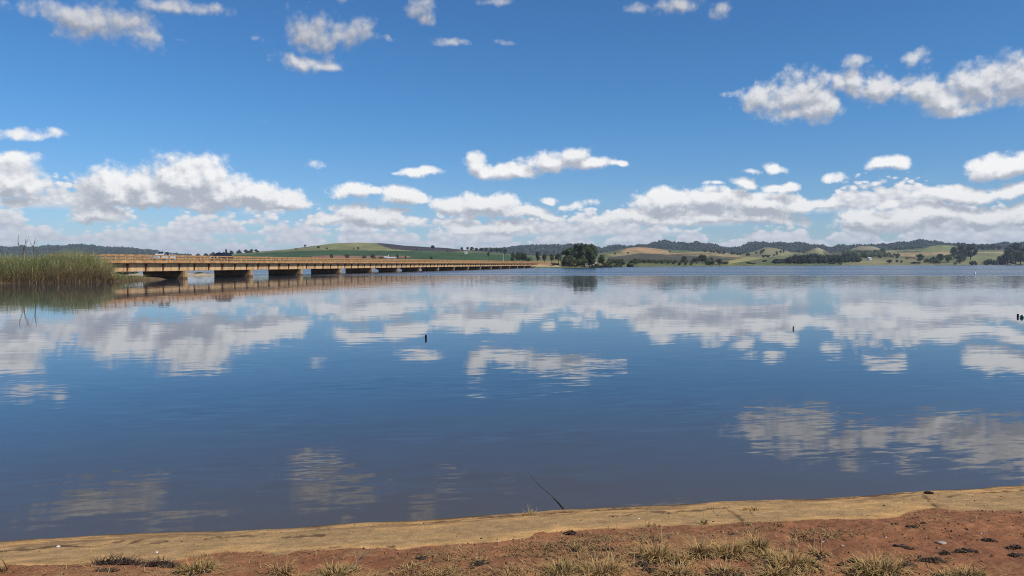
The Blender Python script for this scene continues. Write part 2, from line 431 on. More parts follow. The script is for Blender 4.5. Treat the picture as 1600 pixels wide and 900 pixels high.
M['wallbrick'] = mat('wall_brick', (.46, .22, .11), .9, .2, .8)
M['rooftile'] = mat('roof_tile', (.30, .16, .11), .9, .25, 1.)
M['roofdark'] = mat('roof_dark', (.07, .055, .05), .9, .25, 1.)
M['roofpale'] = mat('roof_pale', (.55, .54, .52), .7, .1, .6)
M['doorwood'] = mat('door_wood', (.12, .08, .05), .8, .2, 2.)

# ------------------------------------------------------------------ water
def grid_obj(name, Xs, Ys, Z, mats, col=None, smooth=True):
    nx, ny = Xs.shape
    co = np.stack([Xs, Ys, Z], -1).reshape(-1, 3).astype(np.float32)
    idx = np.arange(nx*ny).reshape(nx, ny)
    q = np.stack([idx[:-1, :-1], idx[1:, :-1], idx[1:, 1:], idx[:-1, 1:]], -1).reshape(-1, 4)
    me = bpy.data.meshes.new(name); me.vertices.add(len(co)); me.vertices.foreach_set('co', co.ravel())
    me.loops.add(q.size); me.loops.foreach_set('vertex_index', q.ravel().astype(np.int32))
    me.polygons.add(len(q)); me.polygons.foreach_set('loop_start', (np.arange(len(q))*4).astype(np.int32))
    me.polygons.foreach_set('use_smooth', np.full(len(q), smooth))
    me.materials.append(mats)
    if col is not None:
        a = me.color_attributes.new('cover', 'FLOAT_COLOR', 'POINT')
        c = np.ones((nx*ny, 4), np.float32); c[:, :3] = col.reshape(-1, 3); a.data.foreach_set('color', c.ravel())
    me.update(); me.validate()
    return link(name, me)
def flip_check(o):
    if o.data.polygons[0].normal.z < 0: o.data.flip_normals()
wx = np.array([-3500., 3500.]); wy = np.array([-1200., 5200.])
XX, YY = np.meshgrid(wx, wy, indexing='ij')
wo = grid_obj('lake_water', XX, YY, np.zeros_like(XX), M['water'], smooth=False); flip_check(wo); tag(wo, kind='structure')

# ------------------------------------------------------------------ near bank: one sheet, sandy apron at the water and red earth above
def shoreY(X): return 6.53+.167*X+.035*np.sin(X*1.3+.6)+.02*np.sin(X*3.7)+.07*fbm(X*2.3, X*0+.5, 3, 4)
def bank_base(t):
    z = np.where(t < 0, .22*t, .022*sst(t, 0, .035)+.160*np.clip(t, 0, 1.55)+.075*np.clip(t-1.55, 0, 3.0)+.02*np.clip(t-4.55, 0, 60))
    return np.maximum(z, -2.5)
def on_bank(x, y):
    p = on_z(x, y, .2)
    for _ in range(6):
        t = float(shoreY(np.array(p.x))-p.y); p = on_z(x, y, float(bank_base(np.array(t))))
    return p
BND = [(-900, 935), (-300, 905), (0, 891), (60, 888), (140, 881), (200, 879), (262, 879), (300, 871), (340, 866), (400, 862), (440, 868), (470, 863), (560, 860), (640, 858), (700, 854), (790, 851), (822, 846), (838, 838), (860, 834), (900, 830), (1000, 826), (1100, 822), (1190, 818), (1300, 813), (1395, 811), (1415, 804), (1432, 798), (1460, 797), (1500, 801), (1600, 800), (1900, 792), (2600, 775)]
bp = [on_bank(*b) for b in BND]; bX = np.array([p.x for p in bp]); bT = np.array([float(shoreY(np.array(p.x)))-p.y for p in bp])
o = np.argsort(bX); bX, bT = bX[o], bT[o]
def dirt_t(X): return np.interp(X, bX, bT)+.045*fbm(X*3, X*0+3., 5, 3)*2+.02*fbm(X*14, X*0, 7, 3)*2
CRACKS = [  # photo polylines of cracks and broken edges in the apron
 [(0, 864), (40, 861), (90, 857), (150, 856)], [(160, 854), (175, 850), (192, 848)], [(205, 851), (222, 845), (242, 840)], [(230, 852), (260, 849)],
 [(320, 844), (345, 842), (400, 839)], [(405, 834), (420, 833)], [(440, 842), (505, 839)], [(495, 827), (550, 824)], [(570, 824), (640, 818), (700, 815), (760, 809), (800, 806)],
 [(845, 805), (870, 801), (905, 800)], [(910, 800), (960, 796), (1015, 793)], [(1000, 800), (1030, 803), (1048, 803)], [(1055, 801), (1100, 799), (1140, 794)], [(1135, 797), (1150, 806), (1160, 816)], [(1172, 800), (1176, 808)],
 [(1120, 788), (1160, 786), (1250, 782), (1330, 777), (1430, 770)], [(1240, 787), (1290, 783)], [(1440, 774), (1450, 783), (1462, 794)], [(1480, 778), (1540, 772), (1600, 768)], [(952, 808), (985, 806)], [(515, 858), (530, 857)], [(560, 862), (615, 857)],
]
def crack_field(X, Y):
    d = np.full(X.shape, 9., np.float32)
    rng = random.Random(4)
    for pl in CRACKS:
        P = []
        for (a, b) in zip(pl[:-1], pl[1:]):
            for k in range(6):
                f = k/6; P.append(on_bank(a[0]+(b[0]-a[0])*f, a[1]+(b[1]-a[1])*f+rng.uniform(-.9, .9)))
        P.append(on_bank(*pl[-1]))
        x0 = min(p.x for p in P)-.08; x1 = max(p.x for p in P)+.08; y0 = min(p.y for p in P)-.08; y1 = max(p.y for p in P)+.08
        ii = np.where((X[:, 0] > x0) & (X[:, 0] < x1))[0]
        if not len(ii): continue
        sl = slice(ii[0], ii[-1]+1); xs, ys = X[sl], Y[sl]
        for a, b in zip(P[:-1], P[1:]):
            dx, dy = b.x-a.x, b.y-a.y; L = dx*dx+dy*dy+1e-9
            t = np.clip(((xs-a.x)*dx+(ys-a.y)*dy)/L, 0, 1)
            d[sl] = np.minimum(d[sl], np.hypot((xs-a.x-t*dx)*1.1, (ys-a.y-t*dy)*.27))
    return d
def bank_height(X, Y, ret=False, crack=None):
    t = shoreY(X)-Y
    near = np.exp(-np.maximum(np.abs(X)-9, 0)/4)
    z = bank_base(t)
    bt = dirt_t(X)
    dm = sst(t-bt, -.02, .05)
    z = z+dm*.018+dm*near*(.055*fbm(X*2.2, Y*2.2, 11, 4)+.036*fbm(X*7, Y*11, 21, 5)+.016*fbm(X*24, Y*30, 31, 3))
    land = sst(t, .0, .12)
    z = z+(1-dm)*land*near*(.012*fbm(X*1.6, t*5, 41, 4)+.008*fbm(X*8, t*14, 43, 4)+.005*fbm(X*30, t*40, 45, 2))
    # a second thin broken layer near the water's edge
    ed = .20+.06*fbm(X*1.1, X*0, 51, 4)*4
    z = z+(1-dm)*near*.012*sst(t-ed, 0, .02)
    if crack is not None: z = z-.004*(1-sst(crack, .003, .012))*(1-dm*.7)
    return (z, t, dm, ed) if ret else z
fx = np.concatenate([-np.geomspace(3000, 7.2, 46), np.arange(-7.1, 9.2, .0145), np.geomspace(9.4, 3000, 46)])
ft = np.concatenate([[-12, -5, -2, -1, -.5, -.3, -.2, -.12], np.arange(-.08, 3.5, .0135), np.geomspace(3.6, 3000, 60)])
XX, TT = np.meshgrid(fx, ft, indexing='ij'); YY = shoreY(XX)-TT
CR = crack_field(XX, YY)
Z, T, DM, ED = bank_height(XX, YY, True, CR)
mott = fbm(XX*1.3, T*3.5, 61, 5); fine = fbm(XX*18, YY*22, 63, 3); med = fbm(XX*5, T*9, 65, 4)
pale = np.array([.62, .36, .14]); grey = np.array([.42, .265, .12]); edgec = np.array([.30, .185, .095])
wgt = np.clip(.5+mott*2.2+med*.9-.75*np.exp(-((T-.62*np.maximum(dirt_t(XX), .4))/.33)**2)+.35*sst(T/np.maximum(dirt_t(XX), .3), .65, 1.), 0, 1)[..., None]
sand = grey*(1-wgt)+pale*wgt
sand = sand*np.array([1.02, .97, .90])*(1+fine*.45+med*.35)[..., None]
wet_shade = (1-sst(T+.14*fbm(XX*2.6, XX*0, 67, 4), .015, .12))[..., None]  # damp margin plus painted shade of the undercut lip at the waterline
sand = sand*(1-.72*wet_shade)
broken = (sst(fbm(XX*2.2, T*12, 69, 5), .0, .12)*sst(T, .05, .14)*(1-sst(T, .30, .52)))[..., None]
sand = sand*(1-broken*.6)+np.array([.20, .11, .055])*broken*.6
crack_shade = (1-sst(CR+.022*fine+.030*med, .001, .019))[..., None]; sand = sand*(1-crack_shade*.8)+np.array([.10, .055, .03])*crack_shade*.8  # dirt in the cracks and shade of the small scarps, darkened in the colour
dirt = np.array([.28, .116, .052])*(1+fbm(XX*1.1, YY*1.5, 71, 4)*.45+fine*.45+med*.35)[..., None]
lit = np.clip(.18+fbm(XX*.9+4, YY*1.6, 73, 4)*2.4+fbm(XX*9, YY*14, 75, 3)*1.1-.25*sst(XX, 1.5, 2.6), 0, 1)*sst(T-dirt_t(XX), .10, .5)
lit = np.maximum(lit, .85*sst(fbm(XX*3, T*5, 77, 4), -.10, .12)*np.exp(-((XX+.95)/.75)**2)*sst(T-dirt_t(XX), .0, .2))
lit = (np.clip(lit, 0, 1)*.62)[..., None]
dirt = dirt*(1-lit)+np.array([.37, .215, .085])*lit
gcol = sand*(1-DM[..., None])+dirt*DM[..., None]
def ground_material():
    m = bpy.data.materials.new('bank_soil'); m.use_nodes = True; g = G(m.node_tree); b = m.node_tree.nodes['Principled BSDF']
    a = g.node('ShaderNodeAttribute'); a.attribute_name = 'cover'
    P = g.node('ShaderNodeTexCoord').outputs['Object']
    n = g.noise(P, 70., 6., .75); n2 = g.noise(P, 7., 5., .6)
    k = g.m('MULTIPLY', g.lin(n, .25, .75, .62, 1.38), g.lin(n2, .3, .7, .88, 1.12))
    g.put(b.inputs['Base Color'], g.v('SCALE', a.outputs['Color'], scale=k)); b.inputs['Roughness'].default_value = .95; b.inputs['Specular IOR Level'].default_value = .15
    bn = g.node('ShaderNodeBump'); bn.inputs['Distance'].default_value = .010; g.put(bn.inputs['Height'], g.noise(P, 40., 7., .7)); g.put(b.inputs['Normal'], bn.outputs[0])
    return m
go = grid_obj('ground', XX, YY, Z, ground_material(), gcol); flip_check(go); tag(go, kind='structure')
def bank_z(X, Y):
    t = float(shoreY(np.float64(X)))-Y
    i = min(max(int(np.searchsorted(fx, X))-1, 0), len(fx)-2); j = min(max(int(np.searchsorted(ft, t))-1, 0), len(ft)-2)
    a = min(max((X-fx[i])/(fx[i+1]-fx[i]), 0), 1); b = min(max((t-ft[j])/(ft[j+1]-ft[j]), 0), 1)
    return float((Z[i, j]*(1-a)+Z[i+1, j]*a)*(1-b)+(Z[i, j+1]*(1-a)+Z[i+1, j+1]*a)*b)
def on_ground(x, y):
    p = on_bank(x, y)
    for _ in range(3): p = on_z(x, y, bank_z(p.x, p.y))
    return p

# ------------------------------------------------------------------ far land: one terrain sheet
def prof(pts): 
    a = np.array(pts, float); return a[:, 0], a[:, 1]
FAR = prof([(-900, 396), (-100, 391), (0, 389), (60, 388), (110, 387), (150, 387), (190, 389), (230, 393), (270, 398), (300, 401), (400, 404), (640, 402), (700, 398), (740, 394), (760, 391), (800, 389), (840, 386.5), (870, 384), (882, 382.5), (900, 384), (930, 386), (960, 389), (985, 385), (1010, 381.5), (1060, 381), (1090, 383), (1130, 388), (1150, 387.5), (1165, 384), (1180, 381.5), (1215, 380.5), (1250, 381.5), (1275, 384.5), (1297, 388.5), (1315, 384), (1340, 383.5), (1365, 384.5), (1395, 383.5), (1415, 382.5), (1430, 379), (1450, 381), (1480, 383.5), (1520, 386.5), (1560, 384.5), (1600, 381.5), (1700, 381), (1900, 386), (2600, 392)])
MID = prof([(-900, 404), (0, 404), (300, 404), (330, 401), (365, 397), (400, 394.5), (450, 389.5), (490, 384.5), (520, 381), (560, 379.5), (600, 380.5), (640, 384.5), (700, 389), (740, 393), (790, 396), (830, 399), (860, 401), (885, 400), (930, 396), (955, 393), (975, 388.5), (995, 385.5), (1012, 386), (1050, 391), (1090, 394), (1120, 393), (1155, 397), (1180, 392), (1195, 386.5), (1210, 387.5), (1235, 394), (1255, 396), (1266, 392), (1276, 387.5), (1287, 391), (1297, 396), (1325, 391), (1345, 385.5), (1363, 385), (1378, 390), (1410, 391), (1440, 388), (1455, 385), (1472, 383.5), (1490, 385), (1530, 391), (1600, 392), (2600, 397)])
MIDY = prof([(-900, 1200), (300, 1150), (560, 1250), (760, 1150), (900, 1250), (1000, 1500), (1200, 1600), (1340, 1750), (1470, 1800), (1600, 1900), (2600, 2100)])
SHO = prof([(-900, 620), (0, 520), (300, 480), (600, 450), (780, 420), (838, 393), (870, 386), (905, 388), (935, 432), (965, 480), (1005, 515), (1060, 580), (1140, 650), (1200, 740), (1300, 860), (1400, 980), (1500, 1080), (1600, 1160), (1900, 1300), (2600, 1500)])
NEAR = prof([(-900, 405), (300, 406), (560, 405), (700, 405.5), (780, 406.5), (840, 407), (900, 408.5), (935, 409), (965, 405), (1010, 403.5), (1060, 404), (1140, 406), (1200, 406), (1300, 405), (1400, 404), (1500, 403), (1600, 402), (2600, 402)])
ux = np.concatenate([np.arange(-900, -120, 24), np.arange(-120, 1740, 3), np.arange(1740, 2620, 24)]).astype(float)
yy_ = np.concatenate([np.geomspace(330, 640, 110), np.geomspace(646, 3300, 190), np.geomspace(3400, 5600, 12)])
PX, TY = np.meshgrid(ux, yy_, indexing='ij'); TX = (PX-800)/F*TY
def terrain_z(PX, TY):
    TX = (PX-800)/F*TY
    I = lambda p: np.interp(PX, *p)
    sh = I(SHO)*(1+.018*fbm(PX/40, PX*0, 81, 4)+.006*np.sin(PX/7.))
    hz = lambda y, Y: HCAM+(411.8-y)/F*Y
    farz = hz(I(FAR), 2700.); f = np.where(TY < 2700, sst(TY, 1750, 2700), 1-.45*sst(TY, 2700, 5200)); zf = farz*f
    farz = farz*(1+.30*fbm(PX/26, TY/900, 87, 3)+.10*fbm(PX/7, TY/300, 88, 2)); zf = farz*f
    my = I(MIDY); mz = hz(I(MID), my); wf = my*.46
    m_ = np.where(TY < my, sst(TY, my-wf, my)*.75+.25*np.clip((TY-my+wf)/wf, 0, 1), 1-.8*sst(TY, my, my*1.55)); zm = mz*m_
    ny = sh+np.minimum(420., sh*.75)
    nz = hz(I(NEAR), ny); tt = (TY-sh)
    zn = np.where(tt < 0, np.maximum(.05*tt, -3), np.minimum(1.6, .06*np.maximum(tt, 0))+np.maximum(nz-1.6, 0)*np.clip((TY-sh-15)/(ny-sh), 0, 1))
    land = sst(tt, 0, 60)
    z = np.maximum(np.maximum(zf*land, zm*land), zn)
    z = np.where(tt < 0, zn, z)
    z = z+land*(.012*TY*.35*fbm(TX/90, TY/120, 83, 4)*sst(tt, 60, 300))
    return z
TZ = terrain_z(PX, TY)
VY = 411.8-(TZ-HCAM)/TY*F          # where each point of the land shows in the photograph: used once to draw the map of fields
cov = np.zeros(TZ.shape+(3,)); cov[:] = (.135, .128, .056)
isfar = (TY > 1900) & (TZ < np.interp(PX, *FAR)*0+9e9)
def inside(poly, px, py):
    r = np.zeros(px.shape, bool); n = len(poly)
    for i in range(n):
        x1, y1 = poly[i]; x2, y2 = poly[(i+1) % n]
        if y1 == y2: continue
        c = ((y1 > py) != (y2 > py)) & (px < (x2-x1)*(py-y1)/(y2-y1)+x1); r ^= c
    return r
JX = PX+3*fbm(TX/30, TY/60, 91, 3); JY = VY+.5*fbm(TX/40, TY/40, 93, 3)
FOREST = (.034, .046, .034)
FIELDS = [
 ((.048, .088, .032), 600, 1300, [(330, 402), (375, 398.5), (430, 393.5), (520, 391), (640, 392.3), (700, 394), (760, 396), (832, 402), (832, 408), (330, 408)]),
 ((.225, .215, .085), 900, 1400, [(395, 395), (480, 387), (500, 383), (520, 376), (585, 376), (592, 383), (604, 388.5), (640, 392), (700, 393.8), (640, 392.3), (520, 391), (430, 393)]),
 ((.17, .165, .065), 900, 1400, [(480, 388.5), (560, 389.8), (640, 392), (520, 391), (440, 392.6)]),
 ((.060, .050, .050), 900, 1500, [(580, 376), (640, 381), (700, 385), (745, 390), (705, 393.5), (650, 392), (612, 389), (598, 384)]),
 ((.27, .14, .085), 480, 1100, [(488, 399.6), (560, 399.3), (640, 400.2), (640, 402.6), (488, 404)]),
 ((.30, .20, .085), 380, 640, [(775, 406.3), (830, 406.3), (885, 407), (905, 408.5), (900, 411), (860, 413), (780, 413)]),
 ((.33, .235, .085), 380, 640, [(828, 406), (884, 406.8), (884, 410), (850, 411)]),
 ((.37, .19, .09), 380, 560, [(760, 409), (850, 411), (925, 412), (925, 414.6), (760, 413)]),
 ((.52, .38, .20), 380, 560, [(760, 412.6), (850, 413.6), (925, 414.8), (922, 417.3), (840, 416.8), (760, 416)]),
 ((.115, .15, .05), 380, 560, [(820, 416.6), (905, 417.4), (905, 421), (820, 421)]),
 ((.20, .19, .085), 390, 640, [(905, 409), (960, 408), (965, 417), (915, 417)]),
 ((.30, .235, .11), 900, 1700, [(945, 398), (985, 393), (1050, 395.5), (1120, 393), (1150, 398), (1192, 404), (1140, 412), (1138, 408), (1158, 404), (1120, 401), (1040, 397.5), (960, 401)]),
 ((.42, .255, .125), 1000, 1700, [(970, 392.5), (985, 387), (1000, 384), (1022, 388), (1046, 392.5), (1046, 395.5), (970, 394)]),
 ((.085, .075, .05), 560, 1500, [(952, 402), (1000, 395.6), (1060, 398.5), (1120, 402.5), (1150, 405.5), (1090, 411), (955, 410)]),
 ((.16, .075, .05), 700, 1700, [(1040, 397.2), (1065, 396.5), (1110, 396.2), (1112, 397.4), (1060, 398.3)]),
 ((.14, .075, .05), 700, 1700, [(1110, 399), (1160, 403), (1158, 404.2), (1108, 400.4)]),
 ((.34, .30, .11), 640, 1700, [(1138, 412.5), (1140, 407), (1165, 402.6), (1200, 402), (1190, 404.6), (1165, 408)]),
 ((.125, .13, .058), 640, 1700, [(1140, 415), (1168, 408.6), (1200, 404.5), (1228, 402), (1216, 415)]),
 ((.225, .205, .105), 900, 1800, [(1155, 401), (1178, 393), (1187, 388), (1197, 384), (1212, 386), (1232, 393), (1242, 397), (1210, 401), (1190, 403)]),
 ((.30, .26, .14), 900, 1900, [(1262, 394), (1274, 386), (1287, 391), (1282, 396)]),
 ((.26, .24, .16), 900, 1900, [(1282, 393), (1290, 394), (1287, 396.5), (1281, 396)]),
 ((.28, .245, .145), 900, 2000, [(1326, 391), (1345, 384), (1366, 384), (1378, 390.5), (1360, 391)]),
 ((.12, .105, .055), 900, 2000, [(1285, 394), (1330, 390.5), (1378, 390.5), (1400, 396), (1380, 401), (1290, 402)]),
 ((.22, .225, .095), 900, 2000, [(1384, 391.5), (1440, 390.5), (1456, 384), (1473, 382.5), (1492, 384), (1486, 393), (1440, 393.6), (1385, 394.6)]),
 ((.37, .26, .13), 900, 2000, [(1384, 395.6), (1440, 394.4), (1486, 393), (1480, 398.6), (1425, 401), (1398, 400)]),
 ((.07, .075, .04), 900, 2000, [(1400, 393.2), (1438, 392.2), (1438, 393.4), (1400, 394.4)]),
 ((.35, .28, .15), 900, 2000, [(1526, 393.5), (1568, 393), (1568, 396), (1526, 396)]),
 ((.20, .20, .085), 900, 2000, [(1515, 396.4), (1568, 396), (1575, 405), (1520, 411), (1500, 410)]),
 ((.21, .19, .09), 800, 1500, [(1312, 414.6), (1330, 406.4), (1400, 402.5), (1425, 405), (1455, 411), (1600, 409), (1600, 414), (1390, 415)]),
 ((.26, .225, .10), 800, 1500, [(1318, 411.4), (1345, 408.5), (1400, 408), (1385, 411)]),
]
fm = np.clip(.5+2.2*fbm(TX/160, TY/200, 95, 4), 0, 1)
cov[:] = np.array((.10, .118, .050))*(1-fm[..., None])+np.array((.17, .165, .07))*fm[..., None]
far_m = TY > np.interp(PX, *MIDY)+120; cov[far_m] = FOREST
for c, y0, y1, poly in FIELDS:
    k = inside(poly, JX, JY) & (TY >= y0) & (TY <= y1); cov[k] = c
cov = cov*(1+.55*fbm(TX/25, TY/40, 97, 4)+.35*fbm(TX/6, TY/9, 99, 3))[..., None]
def land_material():
    m = bpy.data.materials.new('farmland'); m.use_nodes = True; g = G(m.node_tree); b = m.node_tree.nodes['Principled BSDF']
    a = g.node('ShaderNodeAttribute'); a.attribute_name = 'cover'
    P = g.node('ShaderNodeTexCoord').outputs['Object']
    n = g.noise(P, .06, 6., .65)
    g.put(b.inputs['Base Color'], g.v('SCALE', a.outputs['Color'], scale=g.lin(n, .3, .7, .75, 1.25))); b.inputs['Roughness'].default_value = .95; b.inputs['Specular IOR Level'].default_value = .05
    return m
ho = grid_obj('hills', TX, TY, TZ, land_material(), cov); flip_check(ho); tag(ho, kind='structure')
def land_z(X, Y): return float(terrain_z(np.array([X/Y*F+800.]), np.array([float(Y)]))[0])
def land_pt(x, Y):
    X = (x-800)/F*Y; return Vector((X, Y, land_z(X, Y)))
def land_hit(x, y, y0, y1):
    """the point of the land seen at photo pixel (x, y) between the depths y0 and y1"""
    Ys = np.linspace(y0, y1, 400); z = terrain_z(np.full(400, float(x)), Ys); v = 411.8-(z-HCAM)/Ys*F
    k = np.where(v <= y)[0]; Y = float(Ys[k[0]]) if len(k) else float(Ys[np.argmin(v)])
    return land_pt(x, Y)

# ------------------------------------------------------------------ bridge
BD = -math.atan(.2076)
bridge = empty('road_bridge', ((293-800)/F*110, 110., 0.), BD)
tag(bridge, 'long low ochre concrete road bridge on wall piers crossing the lake behind the reeds', 'bridge')
S = 17.64; NSP = 17          # span length; local x is outward to the camera side, local y runs along the bridge
def span_mesh():
    m = MB()                                   # edge girder of I section with brackets is built in parts below
    m.extr([(-.50, 1.15), (-.02, 1.15), (.0, 1.22), (.0, 2.2), (-.50, 2.2)], .04, S-.04); return m
def deck_mesh():
    m = MB(); m.extr([(.42, 2.2), (.52, 2.26), (.52, 2.42), (.44, 2.46), (.44, 2.66), (.10, 2.66), (.06, 2.46), (-6.86, 2.46), (-6.9, 2.66), (-7.24, 2.66), (-7.24, 2.46), (-7.32, 2.26), (-7.2, 2.2)], .015, S-.015); return m
def road_mesh(): m = MB(); m.box(-6.7, -.1, .0, S, 2.462, 2.475); return m
def bracket_mesh(y):
    m = MB(); m.extr([(.003, 2.197), (.40, 2.197), (.40, 2.08), (.10, 1.45), (.10, 1.2), (.003, 1.2)], y-.09, y+.09); return m
def pier_mesh(kind):
    m = MB()
    if kind == 0: m.hull([(-6.5, S-1.0, -1.5), (-.12, S-1.0, -1.5), (-.12, S+.1, -1.5), (-6.5, S+.1, -1.5)], [(-6.6, S-1.0, 1.147), (-.02, S-1.0, 1.147), (-.02, S+.1, 1.147), (-6.6, S+.1, 1.147)])
    else:
        m.hull([(-5.2, S-1.0, -1.5), (-.35, S-1.0, -1.5), (-.35, S+.1, -1.5), (-5.2, S+.1, -1.5)], [(-5.3, S-1.0, .45), (-.3, S-1.0, .45), (-.3, S+.1, .45), (-5.3, S+.1, .45)])
        m.hull([(-5.3, S-1.02, .45), (-.3, S-1.02, .45), (-.3, S+.12, .45), (-5.3, S+.12, .45)], [(-6.6, S-1.02, 1.147), (-.02, S-1.02, 1.147), (-.02, S+.12, 1.147), (-6.6, S+.12, 1.147)])
    return m
ME = dict(girder=span_mesh().mesh('girder', M['concrete']), deck=deck_mesh().mesh('deck', M['rail']), road=road_mesh().mesh('road_surface', M['road']))
NB = 5; br_me = [bracket_mesh(S*(k+.5)/NB-.2).mesh('bracket', M['rust']) for k in range(NB)]
gb = MB(); gb.extr([(-7.2, 1.15), (-6.7, 1.15), (-6.7, 2.2), (-7.2, 2.2)], .04, S-.04); ME['girder_back'] = gb.mesh('girder', M['concrete'])
PIERS = [pier_mesh(0).mesh('pier', M['pier']), pier_mesh(1).mesh('pier', M['pier'])]
NPOST = 10
rl = MB(); 
for z0, z1 in ((3.20, 3.38), (2.85, 2.99)): rl.box(-.06, .06, .02, S-.02, z0, z1)
rail_me = rl.mesh('railing', M['rail'])
ps = MB(); ps.box(-.085, .085, -.085, .085, 2.66, 3.34, .008, .008); post_me = ps.mesh('railing_post', M['rail'])
allp = MB()
for k in range(NPOST): allp.box(-.085, .085, S*(k+.5)/NPOST-.085, S*(k+.5)/NPOST+.085, 2.66, 3.34, .008, .008)
posts_me = allp.mesh('railing_posts', M['rail'])
for n in range(-1, NSP):
    y0 = n*S
    for nm, me in (('girder', ME['girder']), ('girder', ME['girder_back']), ('deck', ME['deck']), ('road_surface', ME['road'])):
        link(nm, me, bridge, (0, y0, 0))
    for b in br_me: link('bracket', b, bridge, (0, y0, 0))
    if n < NSP-1: link('pier', PIERS[0 if n < 4 else 1], bridge, (0, y0, 0))
    for xs in (.27, -7.07):
        rr = link('railing', rail_me, bridge, (xs, y0, 0))
        if n < 12:
            for k in range(NPOST): link('railing_post', post_me, rr, (0, S*(k+.5)/NPOST, 0))
        else: tag(link('railing_posts', posts_me, rr), kind='stuff')
ab = MB(); ab.box(-7.4, -.1, -2.2, 1.0, -1.5, 2.19, .0, .4)
ab.obj('abutment', M['pier'], bridge, (0, -S-1.0, 0))

# ------------------------------------------------------------------ vehicles on the bridge (built pointing along +y, wheels on z = 0)
def wheel(parent, x, y, r, w, rim):
    m = MB(); m.tube([(x-w/2, y, r), (x-w*.35, y, r), (x+w*.35, y, r), (x+w/2, y, r)], [r*.92, r, r, r*.92], 16); wh = m.obj('wheel', M['tyre'], parent)
    q = MB(); sx = w/2+.004 if x > 0 else -w/2-.004; q.tube([(x+sx, y, r), (x+sx*.6, y, r)], [r*.60, r*.55], 14); q.obj('rim', M['metal'], wh)
def side_prof(pts): return [(y, z) for y, z in pts]
def extr_x(mb, prof, x0, x1, inset=0):
    n = len(prof); mb.add([(x0, p[0], p[1]) for p in prof]+[(x1, p[0], p[1]) for p in prof], [tuple(range(n))[::-1], tuple(range(n, 2*n))]+[(i, (i+1) % n, n+(i+1) % n, n+i) for i in range(n)])
def pane(parent, pts, name='window'):
    m = MB(); P = [Vector(p) for p in pts]; nrm = (P[1]-P[0]).cross(P[2]-P[0]).normalized()
    m.hull([p-nrm*.02 for p in P], [p+nrm*.006 for p in P]); return m.obj(name, M['glass'], parent)
def vehicle(kind, paint):
    t = empty('pickup_truck' if kind == 'pickup' else 'hatchback_car'); w = .92 if kind == 'pickup' else .84
    b = MB()
    if kind == 'pickup':
        extr_x(b, [(-2.5, .45), (2.35, .45), (2.5, .60), (2.46, 1.0), (2.3, 1.10), (1.15, 1.20), (-.60, 1.20), (-2.5, 1.20)], -w, w)
        body = b.obj('body', paint, t)
        c = MB(); c.hull([(-w+.04, -.85, 1.2), (w-.04, -.85, 1.2), (w-.04, 1.2, 1.2), (-w+.04, 1.2, 1.2)], [(-w+.2, -.72, 1.88), (w-.2, -.72, 1.88), (w-.2, .42, 1.88), (-w+.2, .42, 1.88)]); cab = c.obj('cab', paint, t)
        pane(t, [(-.70, 1.12, 1.25), (-.62, .52, 1.80), (.62, .52, 1.80), (.70, 1.12, 1.25)], 'windscreen')
        pane(t, [(.60, -.765, 1.80), (-.60, -.765, 1.80), (-.68, -.84, 1.3), (.68, -.84, 1.3)], 'rear_window')
        for s in (1, -1):
            for a0, a1, b0, b1 in ((-.72, .14, -.64, .12), (.20, .92, .18, .42)):
                p = [(s*.862, a0, 1.26), (s*.862, a1, 1.26), (s*.745, b1, 1.80), (s*.745, b0, 1.80)]; pane(t, p if s > 0 else p[::-1], 'side_window')
        bd = MB(); 
        for x0, x1, y0, y1 in ((-w, -w+.07, -2.5, -.86), (w-.07, w, -2.5, -.86), (-w+.072, w-.072, -2.5, -2.43)): bd.box(x0, x1, y0, y1, 1.203, 1.34)
        bd.obj('bed_rail', paint, t); wy = (1.62, -1.55); r = .38
        hy, hz, top = 2.49, .84, 1.34
    else:
        extr_x(b, [(-1.95, .36), (1.85, .36), (2.0, .50), (1.97, .78), (1.1, .98), (-1.9, 1.02), (-2.0, .7)], -w, w)
        body = b.obj('body', paint, t)
        c = MB(); c.hull([(-w+.03, -1.9, 1.0), (w-.03, -1.9, 1.0), (w-.03, 1.05, .985), (-w+.03, 1.05, .985)], [(-w+.2, -1.55, 1.47), (w-.2, -1.55, 1.47), (w-.2, .25, 1.47), (-w+.2, .25, 1.47)]); c.obj('cabin', paint, t)
        pane(t, [(-.66, .98, 1.03), (-.58, .34, 1.42), (.58, .34, 1.42), (.66, .98, 1.03)], 'windscreen')
        pane(t, [(.58, -1.6, 1.42), (-.58, -1.6, 1.42), (-.66, -1.87, 1.06), (.66, -1.87, 1.06)], 'rear_window')
        for s in (1, -1):
            for a0, a1, b0, b1 in ((-1.6, -.55, -1.42, -.5), (-.48, .75, -.44, .2)):
                p = [(s*.80, a0, 1.04), (s*.80, a1, 1.04), (s*.672, b1, 1.42), (s*.672, b0, 1.42)]; pane(t, p if s > 0 else p[::-1], 'side_window')
        wy = (1.25, -1.2); r = .31; hy, hz, top = 1.985, .66, 1.0
    for s in (1, -1):
        for y in wy: wheel(t, s*(w-.06), y, r, .2, None)
        h = MB(); h.box(s*.62-.16, s*.62+.16, hy-.06, hy+.02, hz-.08, hz+.08, .02, 0); h.obj('headlight', M['white'], t)
        l = MB(); l.box(s*.72-.08, s*.72+.08, -hy-.03, -hy+.05, hz-.04, hz+.16); l.obj('tail_light', M['rust'], t)
        k = MB(); k.box(s*(w+.10)-.07, s*(w+.10)+.07, .72, .82, top-.02, top+.16); k.tube([(s*(w-.06), .77, top), (s*(w+.1), .77, top+.02)], .025, 6); k.obj('mirror', paint, t)
    q = MB(); q.box(-w+.02, w-.02, hy-.03, hy+.09, .42, .60, .03, .01); q.obj('bumper', M['greystone'], t)
    return t
